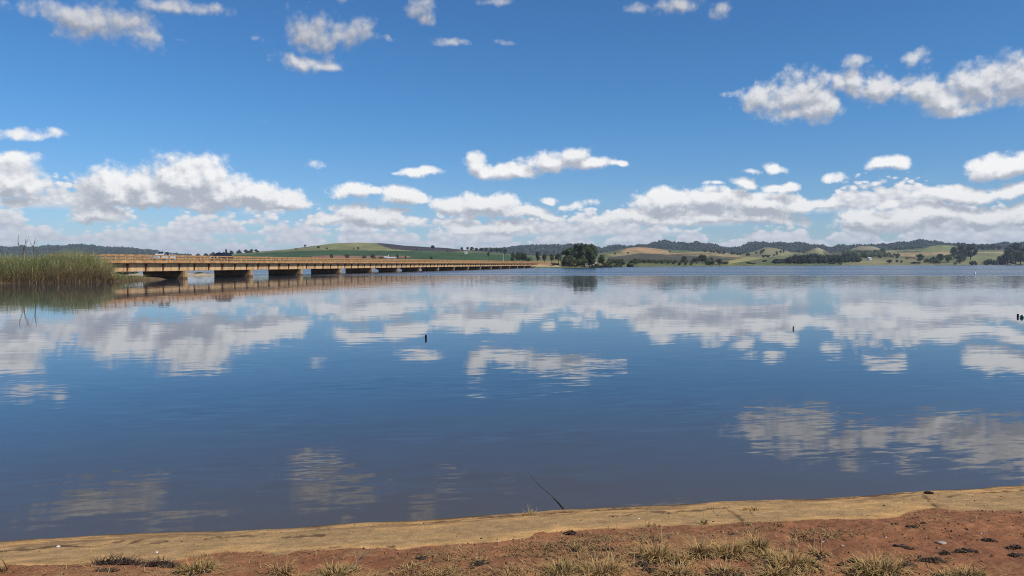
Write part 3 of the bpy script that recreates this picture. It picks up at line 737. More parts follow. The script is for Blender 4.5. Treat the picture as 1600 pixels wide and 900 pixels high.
def on_deck(t, along, across, back):
    t.parent = None
    p = bridge.matrix_basis @ Vector((across, along, 2.476)) if False else Matrix.LocRotScale(bridge.location, bridge.rotation_euler, None) @ Vector((across, along, 2.476))
    t.location = p; t.rotation_euler = (0, 0, BD+(math.pi if back else 0))
pk = vehicle('pickup', M['carwhite']); tag(pk, 'white pickup truck with dark windscreen driving over the near end of the bridge', 'truck'); on_deck(pk, -1.9, -2.6, True); pk.scale = (.76, .76, .76)
hb = vehicle('hatch', M['carblack']); tag(hb, 'dark hatchback car half hidden behind the bridge railing', 'car'); on_deck(hb, 11.6, -2.0, True)

# ------------------------------------------------------------------ trees
def crown_mesh(name, seed, kind, mt):
    rng = random.Random(seed); m = MB(); lobes = []
    if kind == 'broad':
        for i in range(17):
            a = rng.uniform(0, 6.28); r = rng.uniform(.05, .34); z = rng.uniform(.26, .86); k = 1-.55*abs(z-.55)/.35
            lobes.append((r*math.cos(a)*k*1.15, r*math.sin(a)*k*1.15, z, rng.uniform(.12, .20)))
    elif kind == 'tall':
        for i in range(16):
            z = .22+.74*(i+rng.random())/16; a = rng.uniform(0, 6.28); r = rng.uniform(.02, .20)*(1.25-z*.6)
            lobes.append((r*math.cos(a), r*math.sin(a), z-.04, rng.uniform(.09, .16)))
    elif kind == 'bush':
        for i in range(14):
            a = rng.uniform(0, 6.28); r = rng.uniform(.05, .62); z = rng.uniform(.22, .78)*(1-.45*r)
            lobes.append((r*math.cos(a), r*math.sin(a), z, rng.uniform(.20, .32)))
    elif kind == 'umbrella':
        for i in range(9):
            a = rng.uniform(0, 6.28); r = rng.uniform(.0, .22)
            lobes.append((r*math.cos(a), r*math.sin(a), .82+rng.uniform(-.06, .08)-r*.15, rng.uniform(.08, .12)))
    for (x, y, z, r) in lobes:
        m.col = (.62, .64, .60); m.ico((x, y, z), (r*.80, r*.80, r*.70), .18, rng, 1)
        n = int(150*(r/.18)**1.6) if kind != 'bush' else int(120*(r/.26))
        tone = rng.uniform(.72, 1.25); warm = rng.uniform(.92, 1.12)
        for _ in range(max(n, 40)):
            d = Vector((rng.gauss(0, 1), rng.gauss(0, 1), rng.gauss(0, 1)+.25)).normalized(); q = r*rng.uniform(.72, 1.18)
            p = Vector((x, y, z))+Vector((d.x*q, d.y*q, d.z*q*.85)); s = rng.uniform(.018, .034)*(1.35 if kind == 'bush' else 1)
            k = tone*rng.uniform(.70, 1.32); m.col = (k*warm, k, k*.92)
            n_ = (d+Vector((rng.uniform(-.7, .7), rng.uniform(-.7, .7), rng.uniform(-.5, .8)))).normalized(); e = n_.orthogonal().normalized(); e.rotate(Matrix.Rotation(rng.uniform(0, 6.28), 3, n_)); f = n_.cross(e)
            m.add([p+e*s, p+f*s*.7, p-e*s, p-f*s*.75], [(0, 1, 2, 3)])
    return m.mesh(name, mt)
def trunk_mesh(seed, kind):
    rng = random.Random(seed+99); m = MB(); top = {'broad': .62, 'tall': .80, 'bush': .35, 'umbrella': .82}[kind]; r0 = {'broad': .035, 'tall': .022, 'bush': .05, 'umbrella': .014}[kind]
    bx, by = rng.uniform(-.04, .04), rng.uniform(-.04, .04)
    m.tube([(0, 0, -.03), (bx*.3, by*.3, top*.35), (bx*.7, by*.7, top*.7), (bx, by, top)], [r0*1.25, r0, r0*.75, r0*.4], 7)
    for i in range(5 if kind != 'umbrella' else 3):
        a = rng.uniform(0, 6.28); z = top*rng.uniform(.45, .85); L = rng.uniform(.14, .26) if kind != 'umbrella' else .1
        if kind == 'tall': L *= .6
        m.tube([(bx*z/top, by*z/top, z), (math.cos(a)*L*.55, math.sin(a)*L*.55, z+L*.45), (math.cos(a)*L, math.sin(a)*L, z+L*.75)], [r0*.5, r0*.33, r0*.12], 5)
    return m.mesh('trunk', M['palebark'] if kind == 'tall' else M['bark'])
PROTO = {}
for key, kind, leaf, seeds in (('broad', 'broad', 'leaf_mid', (1, 2, 3)), ('dark', 'broad', 'leaf_dark', (4, 5, 6)), ('tall', 'tall', 'leaf_dark', (7, 8)), ('bush', 'bush', 'leaf_mid', (10, 11)), ('darkbush', 'bush', 'leaf_dark', (12, 13)), ('olivebush', 'bush', 'leaf_olive', (14, 15)), ('palm', 'umbrella', 'leaf_dark', (16, 17)), ('deep', 'broad', 'leaf_deep', (18, 19)), ('deepbush', 'bush', 'leaf_deep', (20, 21))):
    PROTO[key] = [(crown_mesh('crown', s, kind, M[leaf]), trunk_mesh(s, kind)) for s in seeds]
WIDE = dict(broad=.92, dark=.92, tall=.60, bush=1.5, darkbush=1.5, olivebush=1.5, palm=.55, deep=.92, deepbush=1.5)
trng = random.Random(77)
def tree(key, p, h, w, label, group=None, cat=None):
    """a tree of height h and crown width w standing at p"""
    isb = 'bush' in key
    o = empty('shrub' if isb else ('palm_tree' if key == 'palm' else 'tree'), p, trng.uniform(0, 6.28)); k = w/WIDE[key]
    o.scale = (k, k, h); c, t = trng.choice(PROTO[key]); link('crown', c, o); link('trunk', t, o)
    tag(o, label, cat or ('bush' if isb else 'tree'), group); return o
def tree_px(key, x, yb, yt, wpx, Y, label, group=None, sink=.0):
    p = land_pt(x, Y); s = Y/F; h = max((411.8-yt)*s+HCAM-p.z, 1.2); p.z -= sink; return tree(key, p, h+sink, wpx*s, label, group)
# the clump on the point of land where the bridge comes ashore
PT = [('dark', 889, 0, 387, 30, 402, 'dark spreading tree on the bridge side of the big clump at the point'),
 ('tall', 903, 0, 381, 20, 408, 'tall grey green tree with pale trunk inside the big clump at the point'),
 ('broad', 913, 0, 378.8, 24, 404, 'highest round topped tree of the big clump at the point'),
 ('broad', 925, 0, 380, 17, 409, 'leafy tree with a small knob of crown on the lake side of the big clump'),
 ('broad', 921, 0, 388, 24, 400, 'shorter leafy tree in front of the highest tree of the clump'),
 ('bush', 890, 0, 398, 26, 396, 'grey green bush at the foot of the dark spreading tree'),
 ('bush', 910, 0, 397, 24, 397, 'low bush at the foot of the highest tree of the clump'),
 ('broad', 941, 0, 396, 17, 440, 'small round tree just beside the pink walled house'),
 ('bush', 951, 0, 402, 14, 446, 'medium bush between the small round tree and the orchard'),
 ('olivebush', 932, 0, 410.5, 20, 410, 'olive scrub bush on the shore below the pink walled house'),
 ('olivebush', 947, 0, 409.5, 20, 440, 'broad olive scrub bush on the shore beside the point'),
 ('olivebush', 960, 0, 412, 14, 462, 'smallest olive scrub bush on the shore beside the dark shrubs'),
 ('darkbush', 970, 0, 405.5, 18, 486, 'dark rounded shrub on the shore at the edge of the orchard'),
 ('darkbush', 984, 0, 409, 16, 492, 'second dark shrub on the shore with a lighter top'),
 ('bush', 992, 0, 403, 18, 530, 'brownish green tree shaped bush rising behind the shore shrubs')]
for k, x, yb, yt, w, Y, lab in PT: tree_px(k, x, yb, yt, w, Y, lab)
# trees standing along the low ground between the bridge and the clump
for k, x, yt, w, Y, lab in [('dark', 801, 394, 9, 560, 'slim dark tree first in the line behind the bridge end'), ('dark', 811, 392.5, 14, 520, 'dark bushy tree in the line behind the bridge end'), ('dark', 819, 394, 12, 500, 'wide dark tree with low crown in the line behind the bridge end'),
   ('darkbush', 825, 400, 8, 480, 'low dark shrub between two taller trees behind the bridge end'), ('dark', 840, 392.5, 12, 500, 'upright dark tree on the dry grass behind the bridge end'), ('broad', 851, 395, 8, 520, 'thin pale crowned tree on the dry grass behind the bridge end'),
   ('dark', 862, 395.5, 9, 500, 'small tree close to the large clump on its bridge side'), ('broad', 873, 394.5, 12, 480, 'leafy tree touching the bridge side of the large clump'), ('olivebush', 867, 409.4, 14, 404, 'flat bush lying on the dry grass bank'),
   ('palm', 763.5, 393.5, 5, 440, 'lone thin trunked palm with small head above the bridge railing'), ('palm', 354, 388, 4, 640, 'tiny lone palm sticking up on the skyline beyond the dark car'),
   ('palm', 788, 393, 4, 620, 'thin palm beside the pale pole on the green field')]:
    tree_px(k, x, 0, yt, w, Y, lab)
# ridge trees above the green crop, hillside trees: nothing tells the members of one row apart
def scatter(lst, label, group, Y=None, span=None):
    for k, x, yb, yt, w in lst:
        p = land_hit(x, yb, *span) if span else land_pt(x, Y); Yp = p.y; s = Yp/F
        h = max((411.8-yt)*s+HCAM-p.z, .8*w*s); tree(k, p, h, w*s, label, group)
scatter([('dark', x, 391, yt, w) for x, yt, w in ((722, 388, 6), (731, 390, 7), (737, 387, 8), (744, 387.6, 7), (753, 388, 8), (760, 388.4, 8), (768, 388, 8), (776, 387, 9), (783, 386.8, 8), (790, 388, 9))], 'small dark tree in the broken row on the ridge above the green crop', 'trees in the row on the ridge above the green crop', span=(900, 1500))
scatter([('dark', 498, 389, 385.5, 6), ('dark', 511, 390, 387, 4), ('dark', 553, 390, 388.5, 3), ('dark', 560, 390, 388, 5), ('dark', 477, 386, 384, 5), ('dark', 463, 391, 389.5, 4)], 'small round tree dotted over the pale green hilltop meadow', 'trees dotted over the hilltop meadow', span=(850, 1300))
scatter([('dark', 518, 403.5, 397, 8), ('dark', 542, 403.8, 396, 10), ('darkbush', 569, 404, 400.5, 11), ('dark', 583, 404, 398, 12), ('darkbush', 596, 404.5, 401.5, 9), ('dark', 621, 401, 396.5, 5), ('dark', 674, 403, 400.5, 7), ('broad', 633, 403, 398, 5)], 'dark tree standing in the fields between the green crop and the bridge', 'trees between the crop and the bridge', Y=690)
scatter([('dark', 651, 392, 390.5, 4), ('dark', 658, 392.5, 391, 3), ('dark', 676, 389.5, 386, 8), ('dark', 699, 393, 391.5, 3)], 'small tree along the lower edge of the dark ploughed slope', 'trees along the ploughed slope', span=(900, 1400))
scatter([('darkbush', x, 400, yt, w) for x, yt, w in ((310, 397, 10), (322, 396.5, 9), (333, 397, 10), (343, 396.5, 9), (352, 396, 8), (362, 394.5, 9), (374, 393, 9), (385, 391.5, 9), (393, 390.5, 9), (401, 389.5, 8))], 'low dark bush on the skyline beyond the near half of the bridge', 'bushes on the skyline beyond the bridge', Y=1050)
scatter([('broad', 1181, 397, 393, 5), ('dark', 1190, 396, 390, 5), ('dark', 1193, 394, 389, 4), ('dark', 1188, 398, 393, 4), ('dark', 1198, 403, 399, 6), ('dark', 1201, 402.5, 398, 4), ('darkbush', 1193, 402.5, 400, 7), ('dark', 1213, 398, 392.5, 5), ('dark', 1219, 396, 391, 6), ('dark', 1224, 395, 390.5, 4), ('dark', 1214, 400, 396, 4), ('dark', 1152, 399, 395, 4), ('dark', 1157, 399, 394, 5), ('darkbush', 1145, 398, 396, 8), ('dark', 1248, 395, 391, 6), ('dark', 1255, 396, 392.5, 5), ('darkbush', 1168, 400, 398, 8), ('dark', 1209, 401, 397, 4)], 'dark tree dotted over the bare hillside beyond the bay', 'trees dotted over the bare hillside', span=(750, 1650))
scatter([('dark', 1046, 395, 391, 4), ('dark', 981, 397, 394, 4), ('broad', 961, 398.5, 396.5, 5), ('dark', 1101, 395, 391.5, 7), ('dark', 1110, 395.5, 392.5, 6), ('dark', 1115, 395.5, 392.5, 5), ('darkbush', 1122, 396, 393.5, 9), ('darkbush', 1131, 396.5, 394, 8)], 'small tree on the field edges of the orange and tan hill', 'trees on the orange and tan hill', span=(700, 1500))
# wooded corner at the far end of the orchard
for k, x, yt, w, Y, lab in [('dark', 1069, 400, 14, 640, 'dark tree at the back of the grove beyond the orchard rows'), ('broad', 1088, 401, 14, 640, 'light green tree in the middle of the grove beyond the orchard rows'), ('dark', 1098, 397, 16, 650, 'tallest tree of the grove beyond the orchard rows'),
   ('olivebush', 1112, 400, 16, 660, 'olive brown tree in the grove beyond the orchard rows'), ('darkbush', 1108, 406, 18, 640, 'broad dark bush in front of the olive tree of the grove'), ('dark', 1124, 404, 15, 655, 'round dark tree near the tip of the grove'),
   ('darkbush', 1133, 408, 15, 668, 'outermost rounded bush at the tip of the grove by the water'), ('darkbush', 1170, 408.5, 14, 730, 'dark bush alone on the olive field above the bay'), ('darkbush', 1177, 410, 10, 720, 'smaller bush beside the lone bush on the olive field'), ('darkbush', 1195, 405.2, 8, 900, 'low bush on the yellow field edge above the bay')]:
    tree_px(k, x, 0, yt, w, Y, lab)
# orchard: rows of small trees running away from the shore
for i in range(15):
    x0 = 952+i*2.6 if i < 5 else 997+(i-5)*9.2
    for j in range(5):
        Y = (505 if i < 5 else 548+(i-5)*6)+j*13
        x = x0-(x0-1045)*.02*j+j*1.2
        p = land_pt(x, Y); tree('broad' if (i+j) % 3 else 'dark', p, trng.uniform(2.6, 3.3), trng.uniform(2.4, 3.0), 'small round orchard tree planted in rows beside the lake', 'orchard trees in rows')
# farther grove and trees right of the bay
for k, x, yt, w, Y, lab in [('darkbush', 1302, 407, 14, 880, 'grey green bush at the foot of the dark wood near the pale shed'), ('darkbush', 1312, 410, 6, 880, 'tiny black bush on the water beside the pale shed'),
   ('dark', 1379, 388, 11, 1500, 'umbrella shaped tree on the skyline of the tan field'), ('dark', 1402, 395.5, 8, 1250, 'dark round tree alone in the tan field'), ('dark', 1390, 405.5, 12, 1010, 'round tree on the shore with grey trunk below the tan field'),
   ('dark', 1401, 405.5, 6, 1050, 'slender tree second from the round shore tree'), ('dark', 1408, 406.5, 5, 1060, 'smallest tree beside the slender shore tree'), ('dark', 1437, 396.5, 14, 1120, 'domed dark tree behind the brick house'),
   ('darkbush', 1448, 402.5, 10, 1100, 'bush with reddish earth at its foot near the brick house'), ('darkbush', 1430, 408, 16, 1040, 'flat low hedge like bush below the brick house'),
   ('darkbush', 1459, 399, 18, 1080, 'near black rounded bush at the shore in the large thicket'), ('dark', 1468, 396, 14, 1090, 'tree with blue green crown in the large thicket'), ('broad', 1482, 397, 16, 1100, 'light leafed tree in the middle of the large thicket'),
   ('dark', 1490, 385, 12, 1200, 'tall narrow tree at the back of the large thicket'), ('dark', 1499, 396, 18, 1120, 'mid height spreading tree in front of the large thicket'), ('deep', 1502, 382, 18, 1230, 'high dark tree in the heart of the large thicket'),
   ('deep', 1516, 381, 20, 1230, 'broadest dark tree of the large thicket facing the meadow'), ('broad', 1506, 397, 12, 1140, 'pale bush like tree on the meadow side of the thicket'), ('darkbush', 1520, 405.5, 14, 1090, 'low dark bush standing alone on the meadow by the water'),
   ('darkbush', 1492, 409.5, 6, 1080, 'tiny bush at the waterline under the thicket'), ('darkbush', 1545, 402.5, 16, 1110, 'long low hedge bush beside the white car on the shore'), ('darkbush', 1555, 403.5, 9, 1110, 'small bush next to the white shed on the shore'), ('bush', 1538, 406, 7, 1100, 'pale low bush at the end of the hedge on the shore'),
   ('deepbush', 1566, 396, 18, 1130, 'dark bush under the tallest trees at the frame edge'), ('deep', 1574, 385, 22, 1150, 'dark tree in front of the tallest tree at the frame edge'), ('deep', 1586, 377.5, 30, 1180, 'tallest spreading tree at the frame edge with bare trunks'),
   ('tall', 1579, 394, 14, 1120, 'grey leafed tree with visible pale trunk at the frame edge'), ('dark', 1594, 390, 22, 1130, 'tree with bare lower trunk nearest the frame edge'), ('deep', 1607, 382, 26, 1160, 'tree cut by the frame edge beside the tallest tree')]:
    tree_px(k, x, 0, yt, w, Y, lab)
scatter([('dark', x, 393, yt, w) for x, yt, w in ((1496, 380.5, 9), (1504, 379.5, 10), (1512, 380.5, 9), (1520, 380, 9), (1528, 382, 8), (1535, 381, 10), (1543, 384, 9), (1551, 385, 9), (1549, 389, 12), (1560, 388, 9), (1534, 388, 12))], 'dark tree in the belt on the ridge behind the thicket', 'trees in the belt behind the thicket', Y=1750)
scatter([('dark', x, 393, yt, w) for x, yt, w in ((1398, 388, 7), (1407, 388.5, 8), (1416, 388, 7), (1425, 388.2, 8), (1436, 388, 9))], 'small tree in the hedgerow between the far meadow and the dark hills', 'trees in the far hedgerow', Y=1900)
# dense dark wood along the shore: reads as one mass
dw = MB(); rr = random.Random(5)
WTOP = ([1208, 1218, 1226, 1232, 1245, 1262, 1280, 1300, 1320, 1330, 1345], [413, 409, 403, 399, 398, 397.5, 395.5, 398, 396, 398, 401])
def clump(mb, p, r, h, rng, tone, n=46):
    mb.col = (tone*.8,)*3; mb.ico((p.x, p.y, p.z+h*.55), (r*.85, r*.85, h*.5), .22, rng, 1)
    for _ in range(n):
        d = Vector((rng.gauss(0, 1), rng.gauss(0, 1), abs(rng.gauss(0, 1))+.05)).normalized(); q = rng.uniform(.8, 1.15)
        c = Vector((p.x+d.x*r*q, p.y+d.y*r*q, p.z+h*.45+d.z*h*.6*q)); s = rng.uniform(.5, 1.0)*r*.24; k = tone*rng.uniform(.65, 1.4); mb.col = (k*1.02, k, k*.95)
        n_ = (d+Vector((rng.uniform(-.6, .6),)*3)).normalized(); e = n_.orthogonal().normalized(); e.rotate(Matrix.Rotation(rng.uniform(0, 6.28), 3, n_)); f = n_.cross(e)
        mb.add([c+e*s, c+f*s, c-e*s, c-f*s], [(0, 1, 2, 3)])
for i in range(230):
    x = rr.uniform(1210, 1345); yt = np.interp(x, *WTOP)+rr.uniform(0, 1)**2*0; f = rr.random()
    Y0 = np.interp(x, *SHO)*1.03+4; Y = Y0+f*160
    if x > 1315 and f < .35: continue
    p = land_pt(x, Y); top = (411.8-(yt+rr.uniform(-.4, 3.5)+(1-f)*5))*Y/F+HCAM-p.z
    h = max(min(top, 17), 3.5); clump(dw, p, rr.uniform(2.6, 4.6), h, rr, rr.uniform(.7, 1.25))
tag(dw.obj('dark_wood', M['leaf_deep']), 'dense dark wood along the far shore of the bay', 'wood', kind='stuff')
mw = MB()
for i in range(90):
    x = rr.uniform(1318, 1402); yb = 402.5+rr.uniform(-3.5, 1.2)+(x-1330)*-.012; p = land_hit(x, yb, 900, 1500)
    w_ = 1-max(0, (x-1375))/40
    clump(mw, p, rr.uniform(3., 5.5)*w_, rr.uniform(6, 10)*w_, rr, rr.uniform(.8, 1.5), 36)
tag(mw.obj('green_wood', M['leaf_dark']), 'mid green wood on the slope above the white cottage', 'wood', kind='stuff')
# forest on the far ridges
ff = MB(); n_f = 0
for i in range(26000):
    x = rr.uniform(-60, 1660); Y = rr.uniform(1950, 2760); y_ = np.interp(x, *MIDY)+140
    if 300 < x < 720 or Y < y_: continue
    p = land_pt(x, Y)
    if p.z < 6: continue
    r = rr.uniform(2.2, 4.6); k = rr.uniform(.6, 1.45); ff.col = (k, k*rr.uniform(.95, 1.05), k*rr.uniform(.9, 1.1))
    ff.ico((p.x, p.y, p.z+r*.6), (r, r, r*rr.uniform(.9, 1.4)), .28, rr, 1); n_f += 1
    if n_f > 12500: break
tag(ff.obj('forest', M['forest']), 'dark forest covering the far ridges', 'forest', kind='stuff')

# ------------------------------------------------------------------ houses and poles on the far shore
def house(name, p, w, d, h, rh, rz, wall, roof, label, gable=True, nwin=2, door=True):
    t = empty(name, p, rz); t['label'] = label; t['category'] = 'house' if 'house' in name or 'cottage' in name else 'shed'
    m = MB(); m.box(-w/2, w/2, -d/2, d/2, -1.0, h); m.obj('wall', wall, t)
    m = MB(); e = .35
    if gable: m.add([(-w/2-e, -d/2-e, h), (w/2+e, -d/2-e, h), (w/2+e, d/2+e, h), (-w/2-e, d/2+e, h), (-w/2-e, 0, h+rh), (w/2+e, 0, h+rh)], [(0, 1, 5, 4), (2, 3, 4, 5), (0, 4, 3), (1, 2, 5), (3, 2, 1, 0)])
    else: m.hull([(-w/2-e, -d/2-e, h+.003), (w/2+e, -d/2-e, h+.003), (w/2+e, d/2+e, h+.003), (-w/2-e, d/2+e, h+.003)], [(-w/2-e, -d/2-e, h+.2), (w/2+e, -d/2-e, h+.2), (w/2+e, d/2+e, h+rh), (-w/2-e, d/2+e, h+rh)])
    m.obj('roof', roof, t)
    for i in range(nwin):
        x = -w/2+w*(i+.5)/nwin+(.0 if not door else w*.08); q = MB(); q.box(x-.55, x+.55, -d/2-.04, -d/2+.1, h*.38, h*.75); q.obj('window', M['glass'], t)
    if door: q = MB(); q.box(-w/2+.5, -w/2+1.4, -d/2-.04, -d/2+.1, .02, 2.05); q.obj('door', M['doorwood'], t)
    return t
def hp(x, Y, dz=0): p = land_pt(x, Y); p.z += dz; return p
def hp_y(x, y, y0, y1): return land_hit(x, y, y0, y1)
house('farm_house', hp(925, 428, .3), 4.2, 3.5, 2.3, 1.0, .25, M['wallwhite'], M['rooftile'], 'pink walled cottage with tiled roof peeping out beside the big tree clump', nwin=1)
house('long_barn', land_hit(611, 405.6, 480, 1000), 10.5, 5, 1.5, .7, .1, M['wallwhite'], M['roofpale'], 'long low white barn in front of the green crop field', nwin=4, door=True)
house('white_house', land_hit(602.5, 405.4, 480, 1000), 3.2, 4, 2.0, .9, .1, M['wallwhite'], M['roofpale'], 'small white gabled house beside the long low barn', nwin=1)
wt = empty('water_tower', land_hit(607, 405.2, 480, 1000)); tag(wt, 'slim white water tower rising behind the long white barn', 'tower')
q = MB(); q.tube([(0, 0, -2), (0, 0, 2.6)], .28, 10); q.obj('column', M['white'], wt); q = MB(); q.tube([(0, 0, 2.6), (0, 0, 2.8), (0, 0, 3.7), (0, 0, 3.9)], [.3, .55, .55, .2], 12); q.obj('tank', M['white'], wt)
house('white_cottage', hp_y(1357.5, 406.3, 900, 1500), 5.0, 4.5, 2.6, 1.5, .35, M['wallwhite'], M['roofpale'], 'small bright white cottage under the mid green wood', nwin=1)
house('pale_shed', hp_y(1323, 407.6, 850, 1400), 6.5, 4, 1.8, .5, .1, M['wallwhite'], M['roofpale'], 'low pale shed by the dark wood near the shore', gable=False, nwin=2, door=False)
house('brick_house', hp_y(1422, 405.0, 950, 1500), 12, 6, 2.6, 1.3, .05, M['wallbrick'], M['roofdark'], 'orange brick house with long dark roof above the shore', nwin=3)
house('far_house', hp_y(727.5, 396.6, 700, 1300), 4, 4, 1.8, .8, .2, M['wallwhite'], M['roofpale'], 'tiny white house in the green crop field', nwin=1)
house('white_shed', hp_y(1558.5, 407.5, 1000, 1500), 3.2, 3, 2.0, .4, .1, M['wallwhite'], M['roofpale'], 'small white shed between the bushes at the shore by the tallest trees', gable=False, nwin=1, door=False)
vc = copy_tree(pk); vc.location = hp_y(1541, 410.6, 1000, 1500); vc.rotation_euler = (0, 0, R(80)); tag(vc, 'white pickup parked on the far shore beside the long low hedge', 'truck')
for x, Y, h, lab in ((786.6, 640, 6.5, 'pale utility pole standing in the green field near the ridge trees'), (632.5, 650, 5.5, 'thin utility pole behind the end of the white barn'), (1534.5, 1250, 9, 'lone utility pole in the meadow beside the thicket')):
    u = empty('utility_pole', land_pt(x, Y)); tag(u, lab, 'pole'); q = MB(); q.tube([(0, 0, -.5), (0, 0, h)], [.16, .11], 8); q.obj('pole', M['roofpale'], u)
    q = MB(); q.box(-.9, .9, -.06, .06, h-.6, h-.46); q.obj('crossarm', M['deadwood'], u)

# ------------------------------------------------------------------ reed bank
rfp = [on_z(x, y, 0.) for x, y in ((0, 443.0), (60, 442.2), (110, 441.5), (150, 440.7), (178, 440.2))]
rX = np.array([-130, -90, -75, -62]+[p.x for p in rfp]); rY = np.array([20, 46, 58, 73]+[p.y for p in rfp]); XE = rX[-1]
gx = np.concatenate([np.linspace(rX[0], -80, 40), np.arange(-79.6, XE+1.2, .3)]); gv = np.concatenate([np.linspace(-1.2, 3, 30), np.linspace(3.3, 20, 30)])
BX, BV = np.meshgrid(gx, gv, indexing='ij')
def mound(X, V):
    e = np.minimum(V, (XE-X)*1.0)+.35*fbm(X*.6, V*.6, 111, 3)
    return -.25+.25*sst(e, -1.2, 0)+.35*sst(e, 0, 1.2)+.5*sst(e, 1, 6)+.12*fbm(X*1.5, V*1.5, 113, 3)*sst(e, 0, 1)-1.2*sst(V, 14, 20)
BY = np.interp(BX, rX, rY)+BV
M['mud'] = mat('bank_mud', (.15, .095, .055), .95, .35, 1.2)
bo = grid_obj('reed_bank', BX, BY, mound(BX, BV), M['mud']); flip_check(bo); tag(bo, kind='structure')
RT = ([-400, -100, 0, 30, 60, 100, 130, 150, 160, 168, 174, 180], [392, 392, 392.5, 393.5, 392, 389, 388, 389.5, 396, 404, 413, 426])
rr = random.Random(21); rb = MB()
def blade(mb, p, h, lean, az, w, c0, c1, seg=3, droop=.5):
    d = Vector((math.cos(az), math.sin(az), 0)); s = Vector((-d.y, d.x, 0)) if rr.random() < .5 else Vector((1, 0, 0)); o = len(mb.v)
    for k in range(seg+1):
        t = k/seg; q = p+d*(lean*t**1.7*h)+Vector((0, 0, h*(t-droop*.35*t**3*lean)))
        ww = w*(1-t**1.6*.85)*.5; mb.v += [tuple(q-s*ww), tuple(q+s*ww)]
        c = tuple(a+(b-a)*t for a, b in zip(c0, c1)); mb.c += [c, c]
    for k in range(seg): mb.f.append((o+2*k, o+2*k+1, o+2*k+3, o+2*k+2)); mb.mi.append(0)
for i in range(34000):
    f = rr.random(); x_ = rr.uniform(-88, XE-.1) if i % 9 else XE-abs(rr.gauss(0, 2.2))
    v = rr.random()**1.4*9.5
    if x_ > XE-.2*v-.02 and rr.random() < .8: continue
    Y = float(np.interp(x_, rX, rY))+v; z = float(mound(np.array([x_]), np.array([v]))[0])
    lx, ly = (x_+47.3)*math.cos(BD)+(Y-110)*math.sin(BD), -(x_+47.3)*math.sin(BD)+(Y-110)*math.cos(BD)
    if -7.6 < lx < .75 and ly > -17.9: continue
    px = 800+x_/Y*F; mx = (411.8-np.interp(px, *RT))*Y/F+HCAM-z
    mx *= (.82+.2*min(1, v/3.5)); k = float(vnoise(np.array([x_*.35]), np.array([v*.35+3]), 7)); k2 = float(vnoise(np.array([x_*1.1+50]), np.array([v*.6]), 9))
    low = v < 2.2 and rr.random() < .55
    h = mx*(rr.uniform(.30, .62) if low else rr.uniform(.66, 1.06)*(.86+.28*k2)); h = max(h, .5)
    t = rr.uniform(.75, 1.25)
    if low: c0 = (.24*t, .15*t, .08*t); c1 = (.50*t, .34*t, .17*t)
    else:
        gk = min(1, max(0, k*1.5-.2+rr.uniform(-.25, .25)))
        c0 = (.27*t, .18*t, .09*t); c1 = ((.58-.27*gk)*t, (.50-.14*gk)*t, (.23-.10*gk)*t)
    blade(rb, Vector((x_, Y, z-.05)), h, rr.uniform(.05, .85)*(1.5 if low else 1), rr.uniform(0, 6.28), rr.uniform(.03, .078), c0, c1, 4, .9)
for i in range(420):          # stragglers standing in the shallows
    x_ = rr.uniform(-75, XE); v = -abs(rr.gauss(0, .55)) if x_ < XE else rr.uniform(-1.5, 5); Y = float(np.interp(x_, rX, rY))+v; t = rr.uniform(.7, 1.2)
    blade(rb, Vector((x_, Y, -.1)), rr.uniform(.3, 1.5)*(1 if x_ < XE else .6), rr.uniform(.1, .9), rr.uniform(0, 6.28), rr.uniform(.03, .06), (.20*t, .13*t, .07*t), (.42*t, .33*t, .15*t), 4, .9)
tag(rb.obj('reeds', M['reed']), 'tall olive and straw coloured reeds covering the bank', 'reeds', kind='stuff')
# low sand spit with scrub, seen under the first bridge span
def spit():
    gx = np.arange(-74, -40, .5); gy = np.arange(133, 149, .5); A, B = np.meshgrid(gx, gy, indexing='ij')
    z = .42-((A+62)/13)**2*.5-((B-141)/4.5)**2*.5+.35*fbm(A*.4, B*.5, 121, 4)
    M['sand'] = mat('spit_sand', (.46, .36, .22), .95, .2, .5)
    o = grid_obj('sand_spit', A, B, np.maximum(z, -.4), M['sand']); flip_check(o); tag(o, kind='structure')
spit()
for X, Y, w, h, key, lab in ((-72, 140, 5, 1.0, 'olivebush', 'dry scrub bush on the sand spit nearest the reeds'), (-66, 142, 4, .8, 'olivebush', 'low scrub bush in the middle of the sand spit'), (-58, 141, 3, .6, 'olivebush', 'smallest scrub bush on the sand spit near the first pier')):
    tree(key, (X, Y, .1), h, w, lab)
def dead_tree(x, yb, yt, Y, seed, label, sc=1.):
    p = at_depth(x, yb, Y); s = Y/F; H = (yb-yt)*s; o = empty('dead_tree', p); tag(o, label, 'tree'); r = random.Random(seed)
    t = MB(); t.tube([(0, 0, -.6), (.04*H, 0, H*.25), (.02*H, .02*H, H*.50)], [.085*sc, .07*sc, .055*sc], 7); t.obj('trunk', M['deadwood'], o)
    def br(pts, r0): m = MB(); n = len(pts); m.tube([Vector(q)*H for q in pts], [r0*(1-.75*k/(n-1)) for k in range(n)], 5); m.obj('branch', M['deadwood'], o)
    return o, br
o, br = dead_tree(34.5, 436, 367, 88, 3, 'bare forked dead tree standing in the front edge of the reeds')
br([(.02, .02, .50), (-.02, 0, .66), (-.075, 0, .80), (-.072, 0, .92), (-.05, 0, 1.0)], .05); br([(.02, .02, .52), (.045, 0, .68), (.09, 0, .80), (.135, .02, .88), (.15, .02, .98)], .05)
br([(-.06, 0, .76), (-.085, .02, .86), (-.085, .03, .95)], .03); br([(.09, 0, .80), (.085, .02, .88), (.10, .02, .95)], .03); br([(.045, 0, .66), (.10, -.02, .71), (.16, -.03, .83)], .03)
o, br = dead_tree(53, 425, 371, 90, 4, 'thin dark dead sapling behind the forked dead tree')
